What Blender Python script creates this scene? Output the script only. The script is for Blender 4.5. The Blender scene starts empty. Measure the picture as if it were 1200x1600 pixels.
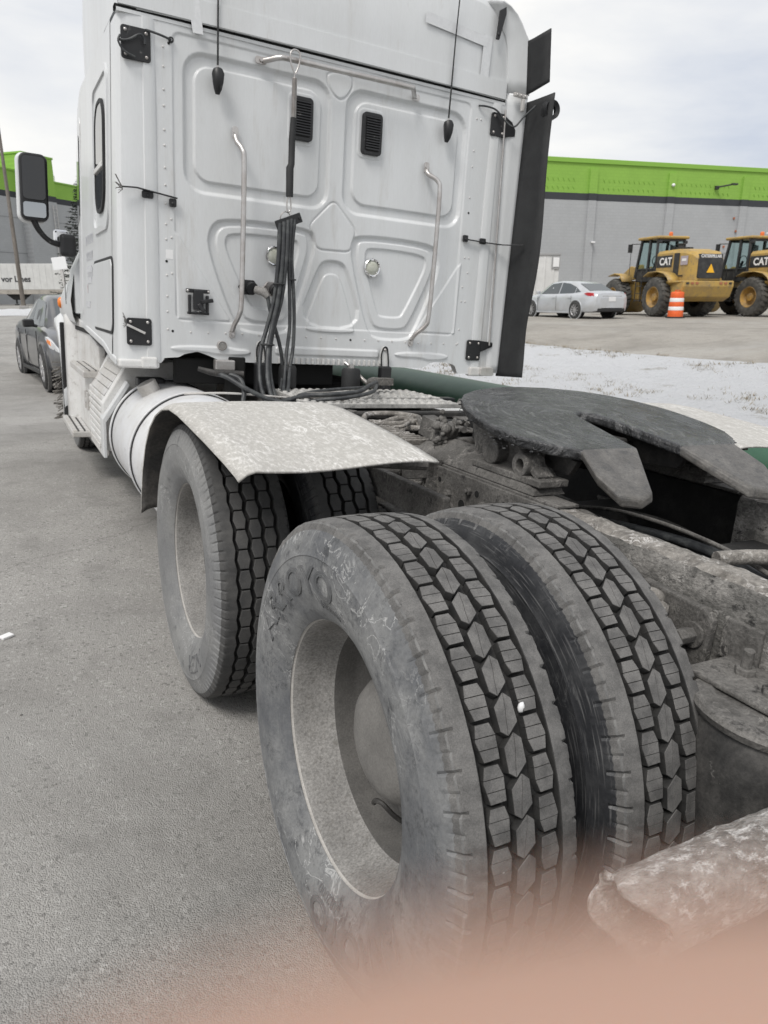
import bpy, bmesh, math, random
import numpy as np
from mathutils import Vector, Matrix, noise
PI = math.pi
SC = bpy.context.scene
COL = SC.collection
random.seed(7)
rng = np.random.default_rng(5)

# ---------------------------------------------------------------- camera
CAMP = Vector((-1.76719, -1.20391, 1.41324))
cd = bpy.data.cameras.new("camera"); cam = bpy.data.objects.new("camera", cd); COL.objects.link(cam)
cam.location = CAMP
cam.rotation_euler = (PI/2 - 0.295, 0.0, -0.504634)
cd.sensor_fit = 'VERTICAL'; cd.sensor_height = 36; cd.sensor_width = 27
cd.lens = 1108.4/1600*36
cd.clip_start = 0.001; cd.clip_end = 900
cd.dof.use_dof = True; cd.dof.focus_distance = 1.7; cd.dof.aperture_fstop = 10.0
SC.camera = cam

# ---------------------------------------------------------------- sky, sun, exposure
W = bpy.data.worlds.new("World"); SC.world = W; W.use_nodes = True
nt = W.node_tree; nt.nodes.clear()
def wn(t, **k):
    n = nt.nodes.new(t)
    for a, b in k.items(): setattr(n, a, b)
    return n
SUN_EL, SUN_AZ = 56, 236
out = wn('ShaderNodeOutputWorld'); bg = wn('ShaderNodeBackground'); bg.inputs[1].default_value = 0.10
sky = wn('ShaderNodeTexSky', sky_type='NISHITA', sun_disc=False)
sky.sun_elevation = math.radians(SUN_EL); sky.sun_rotation = math.radians(SUN_AZ); sky.air_density = 1; sky.dust_density = 3
tc = wn('ShaderNodeTexCoord'); mp = wn('ShaderNodeMapping'); mp.inputs['Scale'].default_value = (1, 1, 3.2)
nz = wn('ShaderNodeTexNoise'); nz.inputs['Scale'].default_value = 1.7; nz.inputs['Detail'].default_value = 7; nz.inputs['Roughness'].default_value = .55
nz.inputs['Distortion'].default_value = .35
cr = wn('ShaderNodeValToRGB')
e = cr.color_ramp.elements
e[0].position = .32; e[0].color = (4.1, 4.4, 5.0, 1)
e[1].position = .66; e[1].color = (7.1, 6.95, 6.6, 1)
mix = wn('ShaderNodeMixRGB'); mix.inputs[0].default_value = .93
L = nt.links.new
L(tc.outputs['Generated'], mp.inputs[0]); L(mp.outputs[0], nz.inputs['Vector']); L(nz.outputs['Fac'], cr.inputs[0])
L(sky.outputs[0], mix.inputs[1]); L(cr.outputs[0], mix.inputs[2]); L(mix.outputs[0], bg.inputs[0]); L(bg.outputs[0], out.inputs[0])
sd = bpy.data.lights.new("sun", 'SUN'); sd.energy = 1.5; sd.angle = math.radians(20); sd.color = (1, .97, .93)
so = bpy.data.objects.new("sun", sd); COL.objects.link(so)
az = math.radians(SUN_AZ); el = math.radians(SUN_EL)
sdir = Vector((math.sin(az)*math.cos(el), math.cos(az)*math.cos(el), math.sin(el)))
so.rotation_euler = (-sdir).to_track_quat('-Z', 'Y').to_euler()
SC.view_settings.view_transform = 'Standard'; SC.view_settings.look = 'None'
SC.view_settings.exposure = 0.64; SC.view_settings.gamma = 1; SC.view_settings.use_curve_mapping = False
SC.render.engine = 'CYCLES'

# ---------------------------------------------------------------- the truck stands on a patch of ground that leans to the right
RT = Matrix(((0.997472, 0.017449, 0.068884), (-0.017375, 0.999848, -0.001678), (-0.068903, 0.000477, 0.997623)))
TT = Matrix.Translation(CAMP) @ RT.to_4x4() @ Matrix.Translation(-CAMP)
_n = RT @ Vector((0, 0, 1)); _p0 = TT @ Vector((CAMP.x, CAMP.y, 0))
def HP(x, y): return _p0.z - (_n.x*(x-_p0.x) + _n.y*(y-_p0.y))/_n.z
def sstep(a): a = np.clip(a, 0, 1); return a*a*(3-2*a)
def H(x, y):
    dx = np.maximum(np.maximum(-6-x, 0), x-1.0); dy = np.maximum(np.maximum(-6-y, 0), y-8)
    d = np.hypot(dx, dy); w = sstep(d/16)
    return HP(x, y)*(1-w) + w*(.15+.45*sstep(d/26))

# ---------------------------------------------------------------- helpers
def tag(o, label=None, cat=None, group=None, kind=None):
    if label: o['label'] = label
    if cat: o['category'] = cat
    if group: o['group'] = group
    if kind: o['kind'] = kind
    return o
def empty(name, loc=(0, 0, 0), rz=0, parent=None):
    o = bpy.data.objects.new(name, None); COL.objects.link(o); o.location = loc; o.rotation_euler = (0, 0, rz)
    o.empty_display_size = .1; o.parent = parent; return o
def copy_tree(o, parent=None):
    c = o.copy(); COL.objects.link(c); c.parent = parent
    for ch in [k for k in o.children]: copy_tree(ch, c)
    return c

def clampc(c): return c
def M(name, base, dirt=None, amt=.5, ds=4., soft=.15, fine=120., fv=.25, rough=.6, metal=0., bump=.15, bs=None,
      st=(1, 1, 1), c3=None, amt3=.3, ds3=14., spec=.5, drough=None, coat=0):
    """base colour + patches of dirt (noise) + third colour + fine grain, with bump"""
    m = bpy.data.materials.new(name); m.use_nodes = True; t = m.node_tree; N = t.nodes; lk = t.links.new
    b = N['Principled BSDF']; b.inputs['Metallic'].default_value = metal; b.inputs['Roughness'].default_value = rough
    b.inputs['Specular IOR Level'].default_value = spec; b.inputs['Coat Weight'].default_value = coat
    co = N.new('ShaderNodeTexCoord'); ma = N.new('ShaderNodeMapping'); ma.inputs['Scale'].default_value = st
    lk(co.outputs['Object'], ma.inputs[0])
    def nz(s, d=6, r=.6):
        n = N.new('ShaderNodeTexNoise'); n.inputs['Scale'].default_value = s; n.inputs['Detail'].default_value = d
        n.inputs['Roughness'].default_value = r; lk(ma.outputs[0], n.inputs['Vector']); return n
    def band(n, th, sf):
        r = N.new('ShaderNodeMapRange'); r.interpolation_type = 'SMOOTHSTEP'
        r.inputs['From Min'].default_value = th-sf; r.inputs['From Max'].default_value = th+sf
        lk(n.outputs['Fac'], r.inputs['Value']); return r
    nf = nz(fine, 4, .7)
    cur = None
    col = N.new('ShaderNodeRGB'); col.outputs[0].default_value = (*base, 1); cur = col.outputs[0]
    heights = nf.outputs['Fac']
    if dirt is not None:
        n1 = nz(ds, 9, .68); r1 = band(n1, 1-amt*1.0 if False else .5+(.5-amt)*.5, soft)
        mx = N.new('ShaderNodeMixRGB'); lk(r1.outputs[0], mx.inputs[0]); lk(cur, mx.inputs[1]); mx.inputs[2].default_value = (*dirt, 1); cur = mx.outputs[0]
        if drough is not None:
            rr = N.new('ShaderNodeMapRange'); rr.inputs['To Min'].default_value = rough; rr.inputs['To Max'].default_value = drough
            lk(r1.outputs[0], rr.inputs['Value']); lk(rr.outputs[0], b.inputs['Roughness'])
        ad = N.new('ShaderNodeMath'); ad.operation = 'MULTIPLY_ADD'; lk(n1.outputs['Fac'], ad.inputs[0]); ad.inputs[1].default_value = 1.5; lk(heights, ad.inputs[2]); heights = ad.outputs[0]
    if c3 is not None:
        n3 = nz(ds3, 7, .75); r3 = band(n3, .5+(.5-amt3)*.5, soft*.6)
        mx = N.new('ShaderNodeMixRGB'); lk(r3.outputs[0], mx.inputs[0]); lk(cur, mx.inputs[1]); mx.inputs[2].default_value = (*c3, 1); cur = mx.outputs[0]
    if fv:
        r = N.new('ShaderNodeMapRange'); r.inputs['From Min'].default_value = .3; r.inputs['From Max'].default_value = .7
        r.inputs['To Min'].default_value = 1-fv; r.inputs['To Max'].default_value = 1+fv; lk(nf.outputs['Fac'], r.inputs['Value'])
        mu = N.new('ShaderNodeMixRGB'); mu.blend_type = 'MULTIPLY'; mu.inputs[0].default_value = 1; lk(cur, mu.inputs[1]); lk(r.outputs[0], mu.inputs[2]); cur = mu.outputs[0]
    lk(cur, b.inputs['Base Color'])
    if bump:
        bn = N.new('ShaderNodeBump'); bn.inputs['Strength'].default_value = bump; bn.inputs['Distance'].default_value = bs or .004
        lk(heights, bn.inputs['Height']); lk(bn.outputs[0], b.inputs['Normal'])
    return m
def flat(name, c, rough=.5, metal=0., emit=None, spec=.5):
    m = bpy.data.materials.new(name); m.use_nodes = True; b = m.node_tree.nodes['Principled BSDF']
    b.inputs['Base Color'].default_value = (*c, 1); b.inputs['Roughness'].default_value = rough; b.inputs['Metallic'].default_value = metal
    b.inputs['Specular IOR Level'].default_value = spec
    return m

class MB:
    def __init__(s): s.v = []; s.f = []; s.mi = []; s.cur = 0
    def add(s, vs, fs):
        o = len(s.v); s.v += [tuple(map(float, v)) for v in vs]; s.f += [tuple(i+o for i in f) for f in fs]; s.mi += [s.cur]*len(fs); return s
    def box(s, c, d, rot=None):
        """c centre, d full size; chamfered a little by build(bevel)"""
        hx, hy, hz = d[0]/2, d[1]/2, d[2]/2
        P = [Vector((x, y, z)) for x in (-hx, hx) for y in (-hy, hy) for z in (-hz, hz)]
        if rot is not None: P = [rot @ q for q in P]
        P = [q+Vector(c) for q in P]
        return s.add(P, [(0, 1, 3, 2), (4, 6, 7, 5), (0, 4, 5, 1), (2, 3, 7, 6), (0, 2, 6, 4), (1, 5, 7, 3)])
    def bar(s, a, b, w, h=None, up=(0, 0, 1)):
        a = Vector(a); b = Vector(b); h = h or w; d = (b-a); L = d.length; d.normalize(); u = Vector(up); r = d.cross(u)
        if r.length < 1e-4: r = d.cross(Vector((1, 0, 0)))
        r.normalize(); u = r.cross(d)
        return s.box((a+b)/2, (w, L, h), Matrix((r, d, u)).transposed())
    def tube(s, pts, r, n=10, caps=True, smooth=0):
        pts = [Vector(p) for p in pts]
        if smooth:
            q = []
            for i in range(len(pts)-1):
                p0 = pts[max(i-1, 0)]; p1 = pts[i]; p2 = pts[i+1]; p3 = pts[min(i+2, len(pts)-1)]
                for k in range(smooth):
                    t = k/smooth
                    q.append(.5*((2*p1)+(p2-p0)*t+(2*p0-5*p1+4*p2-p3)*t*t+(3*p1-p0-3*p2+p3)*t**3))
            q.append(pts[-1]); pts = q
        rr = r if isinstance(r, (list, tuple)) else None
        T = []
        for i in range(len(pts)):
            a = pts[max(i-1, 0)]; b = pts[min(i+1, len(pts)-1)]; T.append((b-a).normalized())
        u = T[0].orthogonal().normalized(); vs = []; fs = []
        for i, p in enumerate(pts):
            u = (u - T[i]*u.dot(T[i])); u.normalize(); w = T[i].cross(u)
            if rr: k = i/(len(pts)-1)*(len(rr)-1); a = int(min(k, len(rr)-2)); R = rr[a]+(rr[a+1]-rr[a])*(k-a)
            else: R = r
            for j in range(n): a = 2*PI*j/n; vs.append(p+u*math.cos(a)*R+w*math.sin(a)*R)
        for i in range(len(pts)-1):
            for j in range(n): fs.append((i*n+j, i*n+(j+1) % n, (i+1)*n+(j+1) % n, (i+1)*n+j))
        if caps: fs.append(tuple(range(n))[::-1]); fs.append(tuple((len(pts)-1)*n+j for j in range(n)))
        return s.add(vs, fs)
    def cyl(s, a, b, r, n=16, r2=None): return s.tube([a, b], [r, r if r2 is None else r2], n)
    def lathe(s, prof, n=48, o=(0, 0, 0), ax='x', cap0=False, cap1=False):
        """prof: (along, radius)"""
        vs = []; fs = []; m = len(prof)
        for k in range(n):
            a = 2*PI*k/n; c, q = math.cos(a), math.sin(a)
            for (l, r) in prof:
                P = {'x': (l, r*c, r*q), 'y': (r*q, l, r*c), 'z': (r*c, r*q, l)}[ax]
                vs.append((o[0]+P[0], o[1]+P[1], o[2]+P[2]))
        for k in range(n):
            k2 = (k+1) % n
            for i in range(m-1): fs.append((k*m+i, k2*m+i, k2*m+i+1, k*m+i+1))
        if cap0: fs.append(tuple(k*m for k in range(n))[::-1])
        if cap1: fs.append(tuple(k*m+m-1 for k in range(n)))
        return s.add(vs, fs)
    def prism(s, poly, a, b, fn):
        """poly of (u,v); fn(u,v,t)->xyz ; t=a..b"""
        n = len(poly)
        return s.add([fn(u, v, a) for u, v in poly]+[fn(u, v, b) for u, v in poly],
                     [tuple(range(n))[::-1], tuple(range(n, 2*n))]+[(i, (i+1) % n, n+(i+1) % n, n+i) for i in range(n)])
    def grid(s, P, flip=False):
        """P[i][j] points"""
        a = len(P); b = len(P[0]); vs = [q for row in P for q in row]; fs = []
        for i in range(a-1):
            for j in range(b-1):
                f = (i*b+j, i*b+j+1, (i+1)*b+j+1, (i+1)*b+j); fs.append(f[::-1] if flip else f)
        return s.add(vs, fs)
    def build(s, name, mat, parent=None, smooth=None, bevel=0, sub=0, solid=0, seg=2, recalc=True):
        me = bpy.data.meshes.new(name); me.from_pydata(s.v, [], s.f)
        for m in (mat if isinstance(mat, (list, tuple)) else [mat]): me.materials.append(m)
        if any(s.mi): me.polygons.foreach_set('material_index', s.mi)
        if recalc:
            bm = bmesh.new(); bm.from_mesh(me); bmesh.ops.recalc_face_normals(bm, faces=bm.faces); bm.to_mesh(me); bm.free()
        if smooth:
            me.shade_smooth()
            if smooth is not True:
                me.set_sharp_from_angle(angle=math.radians(smooth))
        me.update()
        o = bpy.data.objects.new(name, me); COL.objects.link(o); o.parent = parent
        if solid: md = o.modifiers.new('s', 'SOLIDIFY'); md.thickness = solid; md.offset = 0
        if bevel:
            md = o.modifiers.new('b', 'BEVEL'); md.width = bevel; md.segments = seg; md.limit_method = 'ANGLE'; md.angle_limit = .6; md.harden_normals = False
        if sub: md = o.modifiers.new('u', 'SUBSURF'); md.levels = sub; md.render_levels = sub
        return o
def split_islands(o):
    me = o.data; n = len(me.vertices); par = list(range(n))
    def fd(i):
        while par[i] != i: par[i] = par[par[i]]; i = par[i]
        return i
    for e in me.edges:
        a, b = fd(e.vertices[0]), fd(e.vertices[1])
        if a != b: par[a] = b
    gr = {}
    for p in me.polygons: gr.setdefault(fd(p.vertices[0]), []).append(p)
    if len(gr) < 2: return
    out = []
    for ps in gr.values():
        ids = sorted({i for p in ps for i in p.vertices}); mp_ = {v: k for k, v in enumerate(ids)}
        m = bpy.data.meshes.new(o.name); m.from_pydata([me.vertices[i].co[:] for i in ids], [], [tuple(mp_[i] for i in p.vertices) for p in ps])
        for q in me.materials: m.materials.append(q)
        m.shade_smooth(); c = o.copy(); c.data = m; COL.objects.link(c); out.append(c)
    bpy.data.objects.remove(o); return out
def rrect(x0, x1, z0, z1, r, n=6):
    out = []
    for cx, cz, a0 in ((x1-r, z1-r, 0), (x0+r, z1-r, PI/2), (x0+r, z0+r, PI), (x1-r, z0+r, 1.5*PI)):
        for k in range(n+1): a = a0+PI/2*k/n; out.append((cx+r*math.cos(a), cz+r*math.sin(a)))
    return out
def chaikin(p, n=2):
    for _ in range(n):
        q = []
        for i in range(len(p)):
            a = p[i]; b = p[(i+1) % len(p)]
            q += [(a[0]*.75+b[0]*.25, a[1]*.75+b[1]*.25), (a[0]*.25+b[0]*.75, a[1]*.25+b[1]*.75)]
        p = q
    return p
def text_mesh(txt, size, extrude=.001, align='CENTER', bold=0.0):
    c = bpy.data.curves.new('t', 'FONT'); c.body = txt; c.size = size; c.extrude = extrude; c.align_x = align; c.align_y = 'CENTER'; c.offset = bold; c.resolution_u = 3
    o = bpy.data.objects.new('t', c); COL.objects.link(o)
    dg = bpy.context.evaluated_depsgraph_get(); dg.update()
    me = bpy.data.meshes.new_from_object(o.evaluated_get(dg)); v = [tuple(q.co) for q in me.vertices]; f = [tuple(q.vertices) for q in me.polygons]
    bpy.data.objects.remove(o); bpy.data.curves.remove(c); bpy.data.meshes.remove(me)
    return v, f
# ---------------------------------------------------------------- materials
WHITE = M('white_truck_paint', (.635, .65, .66), (.56, .57, .57), .42, 2.2, .22, 160, .03, .38, 0, .02, .002, st=(1, 1, .14), c3=(.47, .46, .44), amt3=.16, ds3=7, coat=.15)
WHITE_DIRTY = M('road_salted_white_paint', (.64, .64, .63), (.46, .44, .41), .36, 3.5, .2, 180, .08, .5, 0, .05, .002, c3=(.30, .28, .26), amt3=.22, ds3=16)
ALU = M('dusty_aluminium', (.60, .60, .60), (.48, .46, .43), .55, 3., .25, 120, .06, .5, .25, .04, .002, c3=(.36, .34, .32), amt3=.25, ds3=22)
STEEL = M('brushed_tube', (.55, .54, .53), (.40, .37, .35), .5, 9, .2, 200, .08, .36, .75, .05, .001)
CHROME = M('chrome', (.75, .75, .76), None, fv=0, rough=.1, metal=1, bump=0)
BLACKP = M('black_plate', (.012, .0125, .014), (.20, .195, .19), .12, 24, .08, 200, .25, .45, 0, .2, .002)
BLACKR = M('black_rubber', (.011, .0115, .0125), (.024, .025, .026), .5, 5, .2, 160, .2, .7, 0, .15, .002)
BLACKH = M('hose_black', (.025, .027, .030), (.075, .08, .08), .4, 20, .15, 200, .2, .5, 0, .1, .001)
MUD = M('mud_caked_steel', (.082, .078, .073), (.165, .158, .148), .46, 8, .12, 130, .38, .85, 0, .5, .006, c3=(.030, .028, .027), amt3=.30, ds3=16)
MUDL = M('pale_mud_crust', (.24, .225, .205), (.13, .12, .108), .48, 14, .12, 90, .35, .9, 0, .8, .006, c3=(.46, .445, .42), amt3=.28, ds3=60)
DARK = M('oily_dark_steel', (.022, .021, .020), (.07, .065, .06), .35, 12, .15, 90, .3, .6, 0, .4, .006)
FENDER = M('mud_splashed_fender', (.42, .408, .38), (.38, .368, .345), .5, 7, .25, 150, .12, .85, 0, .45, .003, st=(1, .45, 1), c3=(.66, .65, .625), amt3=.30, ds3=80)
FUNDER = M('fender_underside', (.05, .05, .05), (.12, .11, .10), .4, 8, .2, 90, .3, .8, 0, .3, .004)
RIMM = M('dust_caked_rim', (.27, .262, .25), (.185, .18, .172), .5, 7, .2, 170, .38, .85, 0, .35, .0025, c3=(.14, .132, .12), amt3=.28, ds3=70)
HUBM = M('dust_caked_hub', (.19, .183, .172), (.13, .125, .118), .5, 9, .2, 200, .2, .8, 0, .2, .002)
SIDEW = M('dusty_sidewall', (.095, .099, .106), (.20, .202, .20), .5, 5.5, .16, 150, .16, .72, 0, .35, .002, c3=(.048, .050, .054), amt3=.28, ds3=20)
SIDEW2 = M('dusty_sidewall_pale', (.150, .152, .155), (.22, .22, .215), .55, 4.5, .22, 150, .14, .75, 0, .25, .002, c3=(.075, .077, .08), amt3=.20, ds3=20)
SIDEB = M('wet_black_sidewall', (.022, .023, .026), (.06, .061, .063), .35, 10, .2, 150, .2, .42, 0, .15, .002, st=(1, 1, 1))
TREAD = M('tread_rubber', (.085, .083, .081), (.145, .141, .136), .5, 22, .14, 420, .3, .8, 0, .2, .001)
TREADG = M('tread_groove', (.016, .016, .016), (.036, .035, .033), .4, 30, .2, 300, .2, .85, 0, .2, .001)  # shade of grooves and block walls put into the rubber colour
TREADF = M('front_tread_rubber', (.050, .050, .050), (.085, .083, .08), .45, 14, .2, 420, .22, .8, 0, .2, .001)
GREASE = None
GREEN = M('green_painted_pipe', (.035, .105, .062), (.06, .14, .09), .4, 3, .2, 100, .1, .4, 0, .06, .002, c3=(.36, .16, .09), amt3=.06, ds3=14)
HOLE = flat('dark_hole', (.008, .008, .008), .9)  # near-black for openings and for painted shade under the cab
LENS = M('frosted_lens', (.52, .53, .48), (.42, .43, .36), .5, 20, .2, 60, .1, .25, 0, .05, .001)
AMBER = flat('amber_lens', (.75, .20, .02), .2)
ORANGE = M('orange_plastic', (.75, .12, .02), (.5, .09, .03), .3, 12, .2, fv=.08, rough=.45, bump=0)
GLASSD = flat('dark_glass', (.02, .023, .026), .06, spec=.8)
REFL = flat('white_reflective', (.75, .75, .75), .4)

EDGE = M('scuffed_shoulder_edge', (.19, .188, .183), (.10, .10, .10), .5, 30, .2, 200, .2, .8, 0, .2, .001)
LETTER = M('raised_letter_rubber', (.085, .088, .092), (.15, .15, .15), .4, 12, .2, 200, .1, .7, 0, .1, .001)
RIML = M('pale_dusty_rim_lip', (.44, .425, .40), (.33, .315, .295), .45, 12, .2, 260, .2, .85, 0, .3, .002)
RIMD = M('shaded_disc_dirt', (.12, .115, .108), (.075, .072, .068), .5, 9, .25, 220, .25, .9, 0, .35, .0025)  # dirty disc; the shade deep in the rim is put into its colour
# scratches / rubbing on the tyres: thin bright veins over the dusty rubber
def add_veins(m, col=(.42, .42, .41), scale=9., width=.012, amt=.55, st=(1, 1, 1)):
    t = m.node_tree; N = t.nodes; lk = t.links.new; b = N['Principled BSDF']
    src = b.inputs['Base Color'].links[0].from_socket
    co = N.new('ShaderNodeTexCoord'); ma = N.new('ShaderNodeMapping'); ma.inputs['Scale'].default_value = st; lk(co.outputs['Object'], ma.inputs[0])
    n = N.new('ShaderNodeTexNoise'); n.inputs['Scale'].default_value = scale; n.inputs['Detail'].default_value = 5; n.inputs['Roughness'].default_value = .6; n.inputs['Distortion'].default_value = 1.4; lk(ma.outputs[0], n.inputs['Vector'])
    a = N.new('ShaderNodeMath'); a.operation = 'SUBTRACT'; a.inputs[1].default_value = .5; lk(n.outputs['Fac'], a.inputs[0])
    a2 = N.new('ShaderNodeMath'); a2.operation = 'ABSOLUTE'; lk(a.outputs[0], a2.inputs[0])
    r = N.new('ShaderNodeMapRange'); r.inputs['From Min'].default_value = 0; r.inputs['From Max'].default_value = width; r.inputs['To Min'].default_value = amt; r.inputs['To Max'].default_value = 0; lk(a2.outputs[0], r.inputs['Value'])
    n2 = N.new('ShaderNodeTexNoise'); n2.inputs['Scale'].default_value = scale*.6; n2.inputs['Detail'].default_value = 3; lk(ma.outputs[0], n2.inputs['Vector'])
    r2 = N.new('ShaderNodeMapRange'); r2.inputs['From Min'].default_value = .5; r2.inputs['From Max'].default_value = .62; lk(n2.outputs['Fac'], r2.inputs['Value'])
    mu = N.new('ShaderNodeMath'); mu.operation = 'MULTIPLY'; lk(r.outputs[0], mu.inputs[0]); lk(r2.outputs[0], mu.inputs[1])
    mx = N.new('ShaderNodeMixRGB'); lk(mu.outputs[0], mx.inputs[0]); lk(src, mx.inputs[1]); mx.inputs[2].default_value = (*col, 1); lk(mx.outputs[0], b.inputs['Base Color'])
add_veins(SIDEW, (.48, .48, .47), 8, .014, .7); add_veins(SIDEW, (.035, .036, .04), 13, .02, .6); add_veins(SIDEW2, (.5, .5, .49)); add_veins(SIDEB, (.22, .22, .22), 14, .01, .5)
add_veins(FENDER, (.80, .79, .77), 16, .03, .7, (1, .3, 1)); add_veins(MUDL, (.72, .70, .68), 16, .03, .7)
add_veins(MUD, (.42, .40, .37), 12, .02, .5)

# ================================================================= TRUCK (truck coordinates, tilted with the ground at the end)
TR = empty('semi_truck'); tag(TR, 'white sleeper cab semi truck seen from behind with bare chassis and dual rear wheels', 'semi truck')

# ---- tyres
def tread_pt(xl, ang, r): # crown: slight curvature
    rr = r - .55*xl*xl
    return (xl, rr*math.cos(ang), rr*math.sin(ang))
NP = 50
def block(mb, poly, ang0, x0, rb=.493, rt=.5105, inset=.06):
    """poly (u mm across, v pitch); u measured from x0 to inboard"""
    pts = [(x0+u/1000, ang0+v*2*PI/NP) for u, v in poly]
    cx = sum(p[0] for p in pts)/len(pts); ca = sum(p[1] for p in pts)/len(pts); n = len(pts)
    def sc(k): return [(cx+(p[0]-cx)*k, ca+(p[1]-ca)*k) for p in pts]
    rings = [[tread_pt(x, a, rb) for x, a in sc(1.05)], [tread_pt(x, a, rt-.0012) for x, a in sc(1.0)], [tread_pt(x, a, rt) for x, a in sc(1-inset)]]
    vs = sum(rings, []); fs = [tuple(range(2*n, 3*n))]
    for k in range(2):
        for i in range(n): fs.append((k*n+i, k*n+(i+1) % n, (k+1)*n+(i+1) % n, (k+1)*n+i))
    k_ = mb.cur; mb.cur = 2; mb.add(vs, fs[1:1+n]); o_ = len(mb.v)-len(vs); mb.cur = k_; mb.f += [tuple(i+o_ for i in f) for f in [fs[0]]+fs[1+n:]]; mb.mi += [k_]*(1+n)
def tyre_mesh(kind, mats, letters=()):
    mb = MB(); sub = 12; n = NP*sub
    # carcass + shoulder ribs. outer side = -x
    half = [(-.098, .288), (-.106, .296), (-.111, .305), (-.1165, .312), (-.1185, .320), (-.128, .338), (-.1355, .360), (-.1355, .3615), (-.1385, .376), (-.1400, .396), (-.1392, .416), (-.1380, .4300),
            (-.1395, .4325), (-.1368, .437), (-.1340, .4480), (-.1305, .4600), (-.1262, .4720), (-.1205, .4850), (-.1140, .4975), (-.1118, .5012), (-.1090, .5030), (-.1000, .5046), (-.0760, .5078), (-.0745, .5070), (-.0738, .4930), (-.0700, .4915)]
    prof = half+[(-x, r) for x, r in half[::-1]]
    m = len(prof); vs = []; fs = []; mi = []
    h = len(half)
    for k in range(n):
        a = 2*PI*k/n; ph = k % sub; wv = .0018*(noise.noise(Vector((math.cos(a)*6, math.sin(a)*6, 0))))
        for i, (x, r) in enumerate(prof):
            j = i if i < h else m-1-i; sg = 1 if i < h else -1
            xx, rr = x, r
            if 15 <= j <= 20:
                if kind == 'rib':
                    if ph == 0 and j >= 17: rr -= .0042 if j >= 19 else .001; xx += sg*.0062
                    elif ph == 6 and 17 <= j <= 19: xx += sg*.0035
                    elif ph in (3, 9) and j == 17: xx += sg*.002
                else:
                    if ph in (0, 6): rr -= .0025; xx += sg*.003
                if 18 <= j <= 20: rr += wv*1.2; xx += .0011*noise.noise(Vector((math.cos(a)*55, math.sin(a)*55, j)))
            if 18 <= j <= 22: rr += .0010*noise.noise(Vector((math.cos(a)*30, math.sin(a)*30, sg*3)))
            if kind != 'rib' and j >= 22:  # zigzag inner edge of the shoulder
                xx += sg*.006*(abs(((k/sub) % 1)-.5)*2-.5)
            vs.append((xx, rr*math.cos(a), rr*math.sin(a)))
    for k in range(n):
        k2 = (k+1) % n
        for i in range(m-1):
            j = i if i < h-1 else m-2-i
            fs.append((k*m+i, k2*m+i, k2*m+i+1, k*m+i+1)); mi.append(0 if j < 17 else (4 if j == 18 else (1 if j < 22 else 2)))
    mb.add(vs, fs); mb.mi = mi[:]
    mb.cur = 1
    for k in range(NP):
        a = 2*PI*k/NP
        if kind == 'rib':
            # outer row, two sipes -> three sub blocks ; hexagonal centre row in two halves ; inner row mirrored
            R1 = [(6, .04), (32, .04), (38.5, .34), (37, .925), (8, .94), (0, .42)]
            for x0, mir, off in ((-.0685, False, 0.), (.0685, True, .03)):
                def cutp(v0, v1):
                    # clip polygon between v0 and v1 along the circumference
                    def clip(P, f):
                        o = []
                        for i in range(len(P)):
                            A, B = P[i], P[(i+1) % len(P)]; fa, fb = f(A), f(B)
                            if fa >= 0: o.append(A)
                            if fa*fb < 0: t = fa/(fa-fb); o.append((A[0]+(B[0]-A[0])*t, A[1]+(B[1]-A[1])*t))
                        return o
                    return clip(clip(R1, lambda p: p[1]-v0), lambda p: v1-p[1])
                for v0, v1 in ((-1, .345), (.36, .645), (.66, 2)):
                    P = cutp(v0, v1)
                    if len(P) < 3: continue
                    if mir: P = [(-u, 1-v) for u, v in P]
                    block(mb, P, a+off*2*PI/NP, x0, inset=.035)
            A_ = [(3, .24), (21, -.03), (24, -.03), (23.2, .40), (13.4, .58), (12.6, .86), (1.5, .70)]
            hexp = [(2, .22), (20, -.02), (38, .16), (42, .72), (22, .97), (3, .76)]
            s1 = [(2.5, .22), (25.6, -.085), (22, .30), (18, .55), (14.3, .965), (2.5, .83)]
            s2 = [(26.5, -.085), (38.5, .08), (38.5, .68), (15.2, .972), (18.8, .56), (22.8, .31)]
            block(mb, s1, a+.5*2*PI/NP, -.0215, inset=.02); block(mb, s2, a+.5*2*PI/NP, -.0215, inset=.02)
        else:
            hx = [(10, .04), (36, .04), (43, .5), (36, .96), (10, .96), (2, .5)]
            for q, x0 in enumerate((-.0695, -.0225, .0245)):
                block(mb, hx, a+(.5 if q == 1 else 0)*2*PI/NP, x0, rb=.493, rt=.5085, inset=.09)
    mb.cur = 3
    for (txt, size, R, amid, th, rise, sp) in letters:
        for lay in (0, 1):
            if lay and size < .05: continue
            v, f = text_mesh(txt, size, .0012, bold=th if not lay else -.0042)
            if not v: continue
            out = []; xs = [q[0] for q in v]
            if not lay: cx = (max(xs)+min(xs))/2
            mb.cur = 3 if not lay else 0
            for (x, y, z) in v:
                rad = R+y; ang = math.radians(amid)+(x-cx)*sp/R    # runs clockwise seen from outside
                sx = np.interp(rad, [q[1] for q in half], [q[0] for q in half])
                out.append((sx-(rise+.0006*lay)*(1 if z > 0 else -.6), rad*math.cos(ang), rad*math.sin(ang)))
            mb.add(out, f)
    o = mb.build('tmp', mats, None, smooth=26); me = o.data; bpy.data.objects.remove(o); return me
LT_REAR = [('ARROYO', .088, .376, 57, .0012, .0030, 1.32), ('AR2000', .026, .332, 88, .0004, .0016, 1.1), ('ARROYO', .088, .376, 236, .0012, .0030, 1.32), ('AR2000', .026, .332, 262, .0004, .0016, 1.1)]
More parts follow.
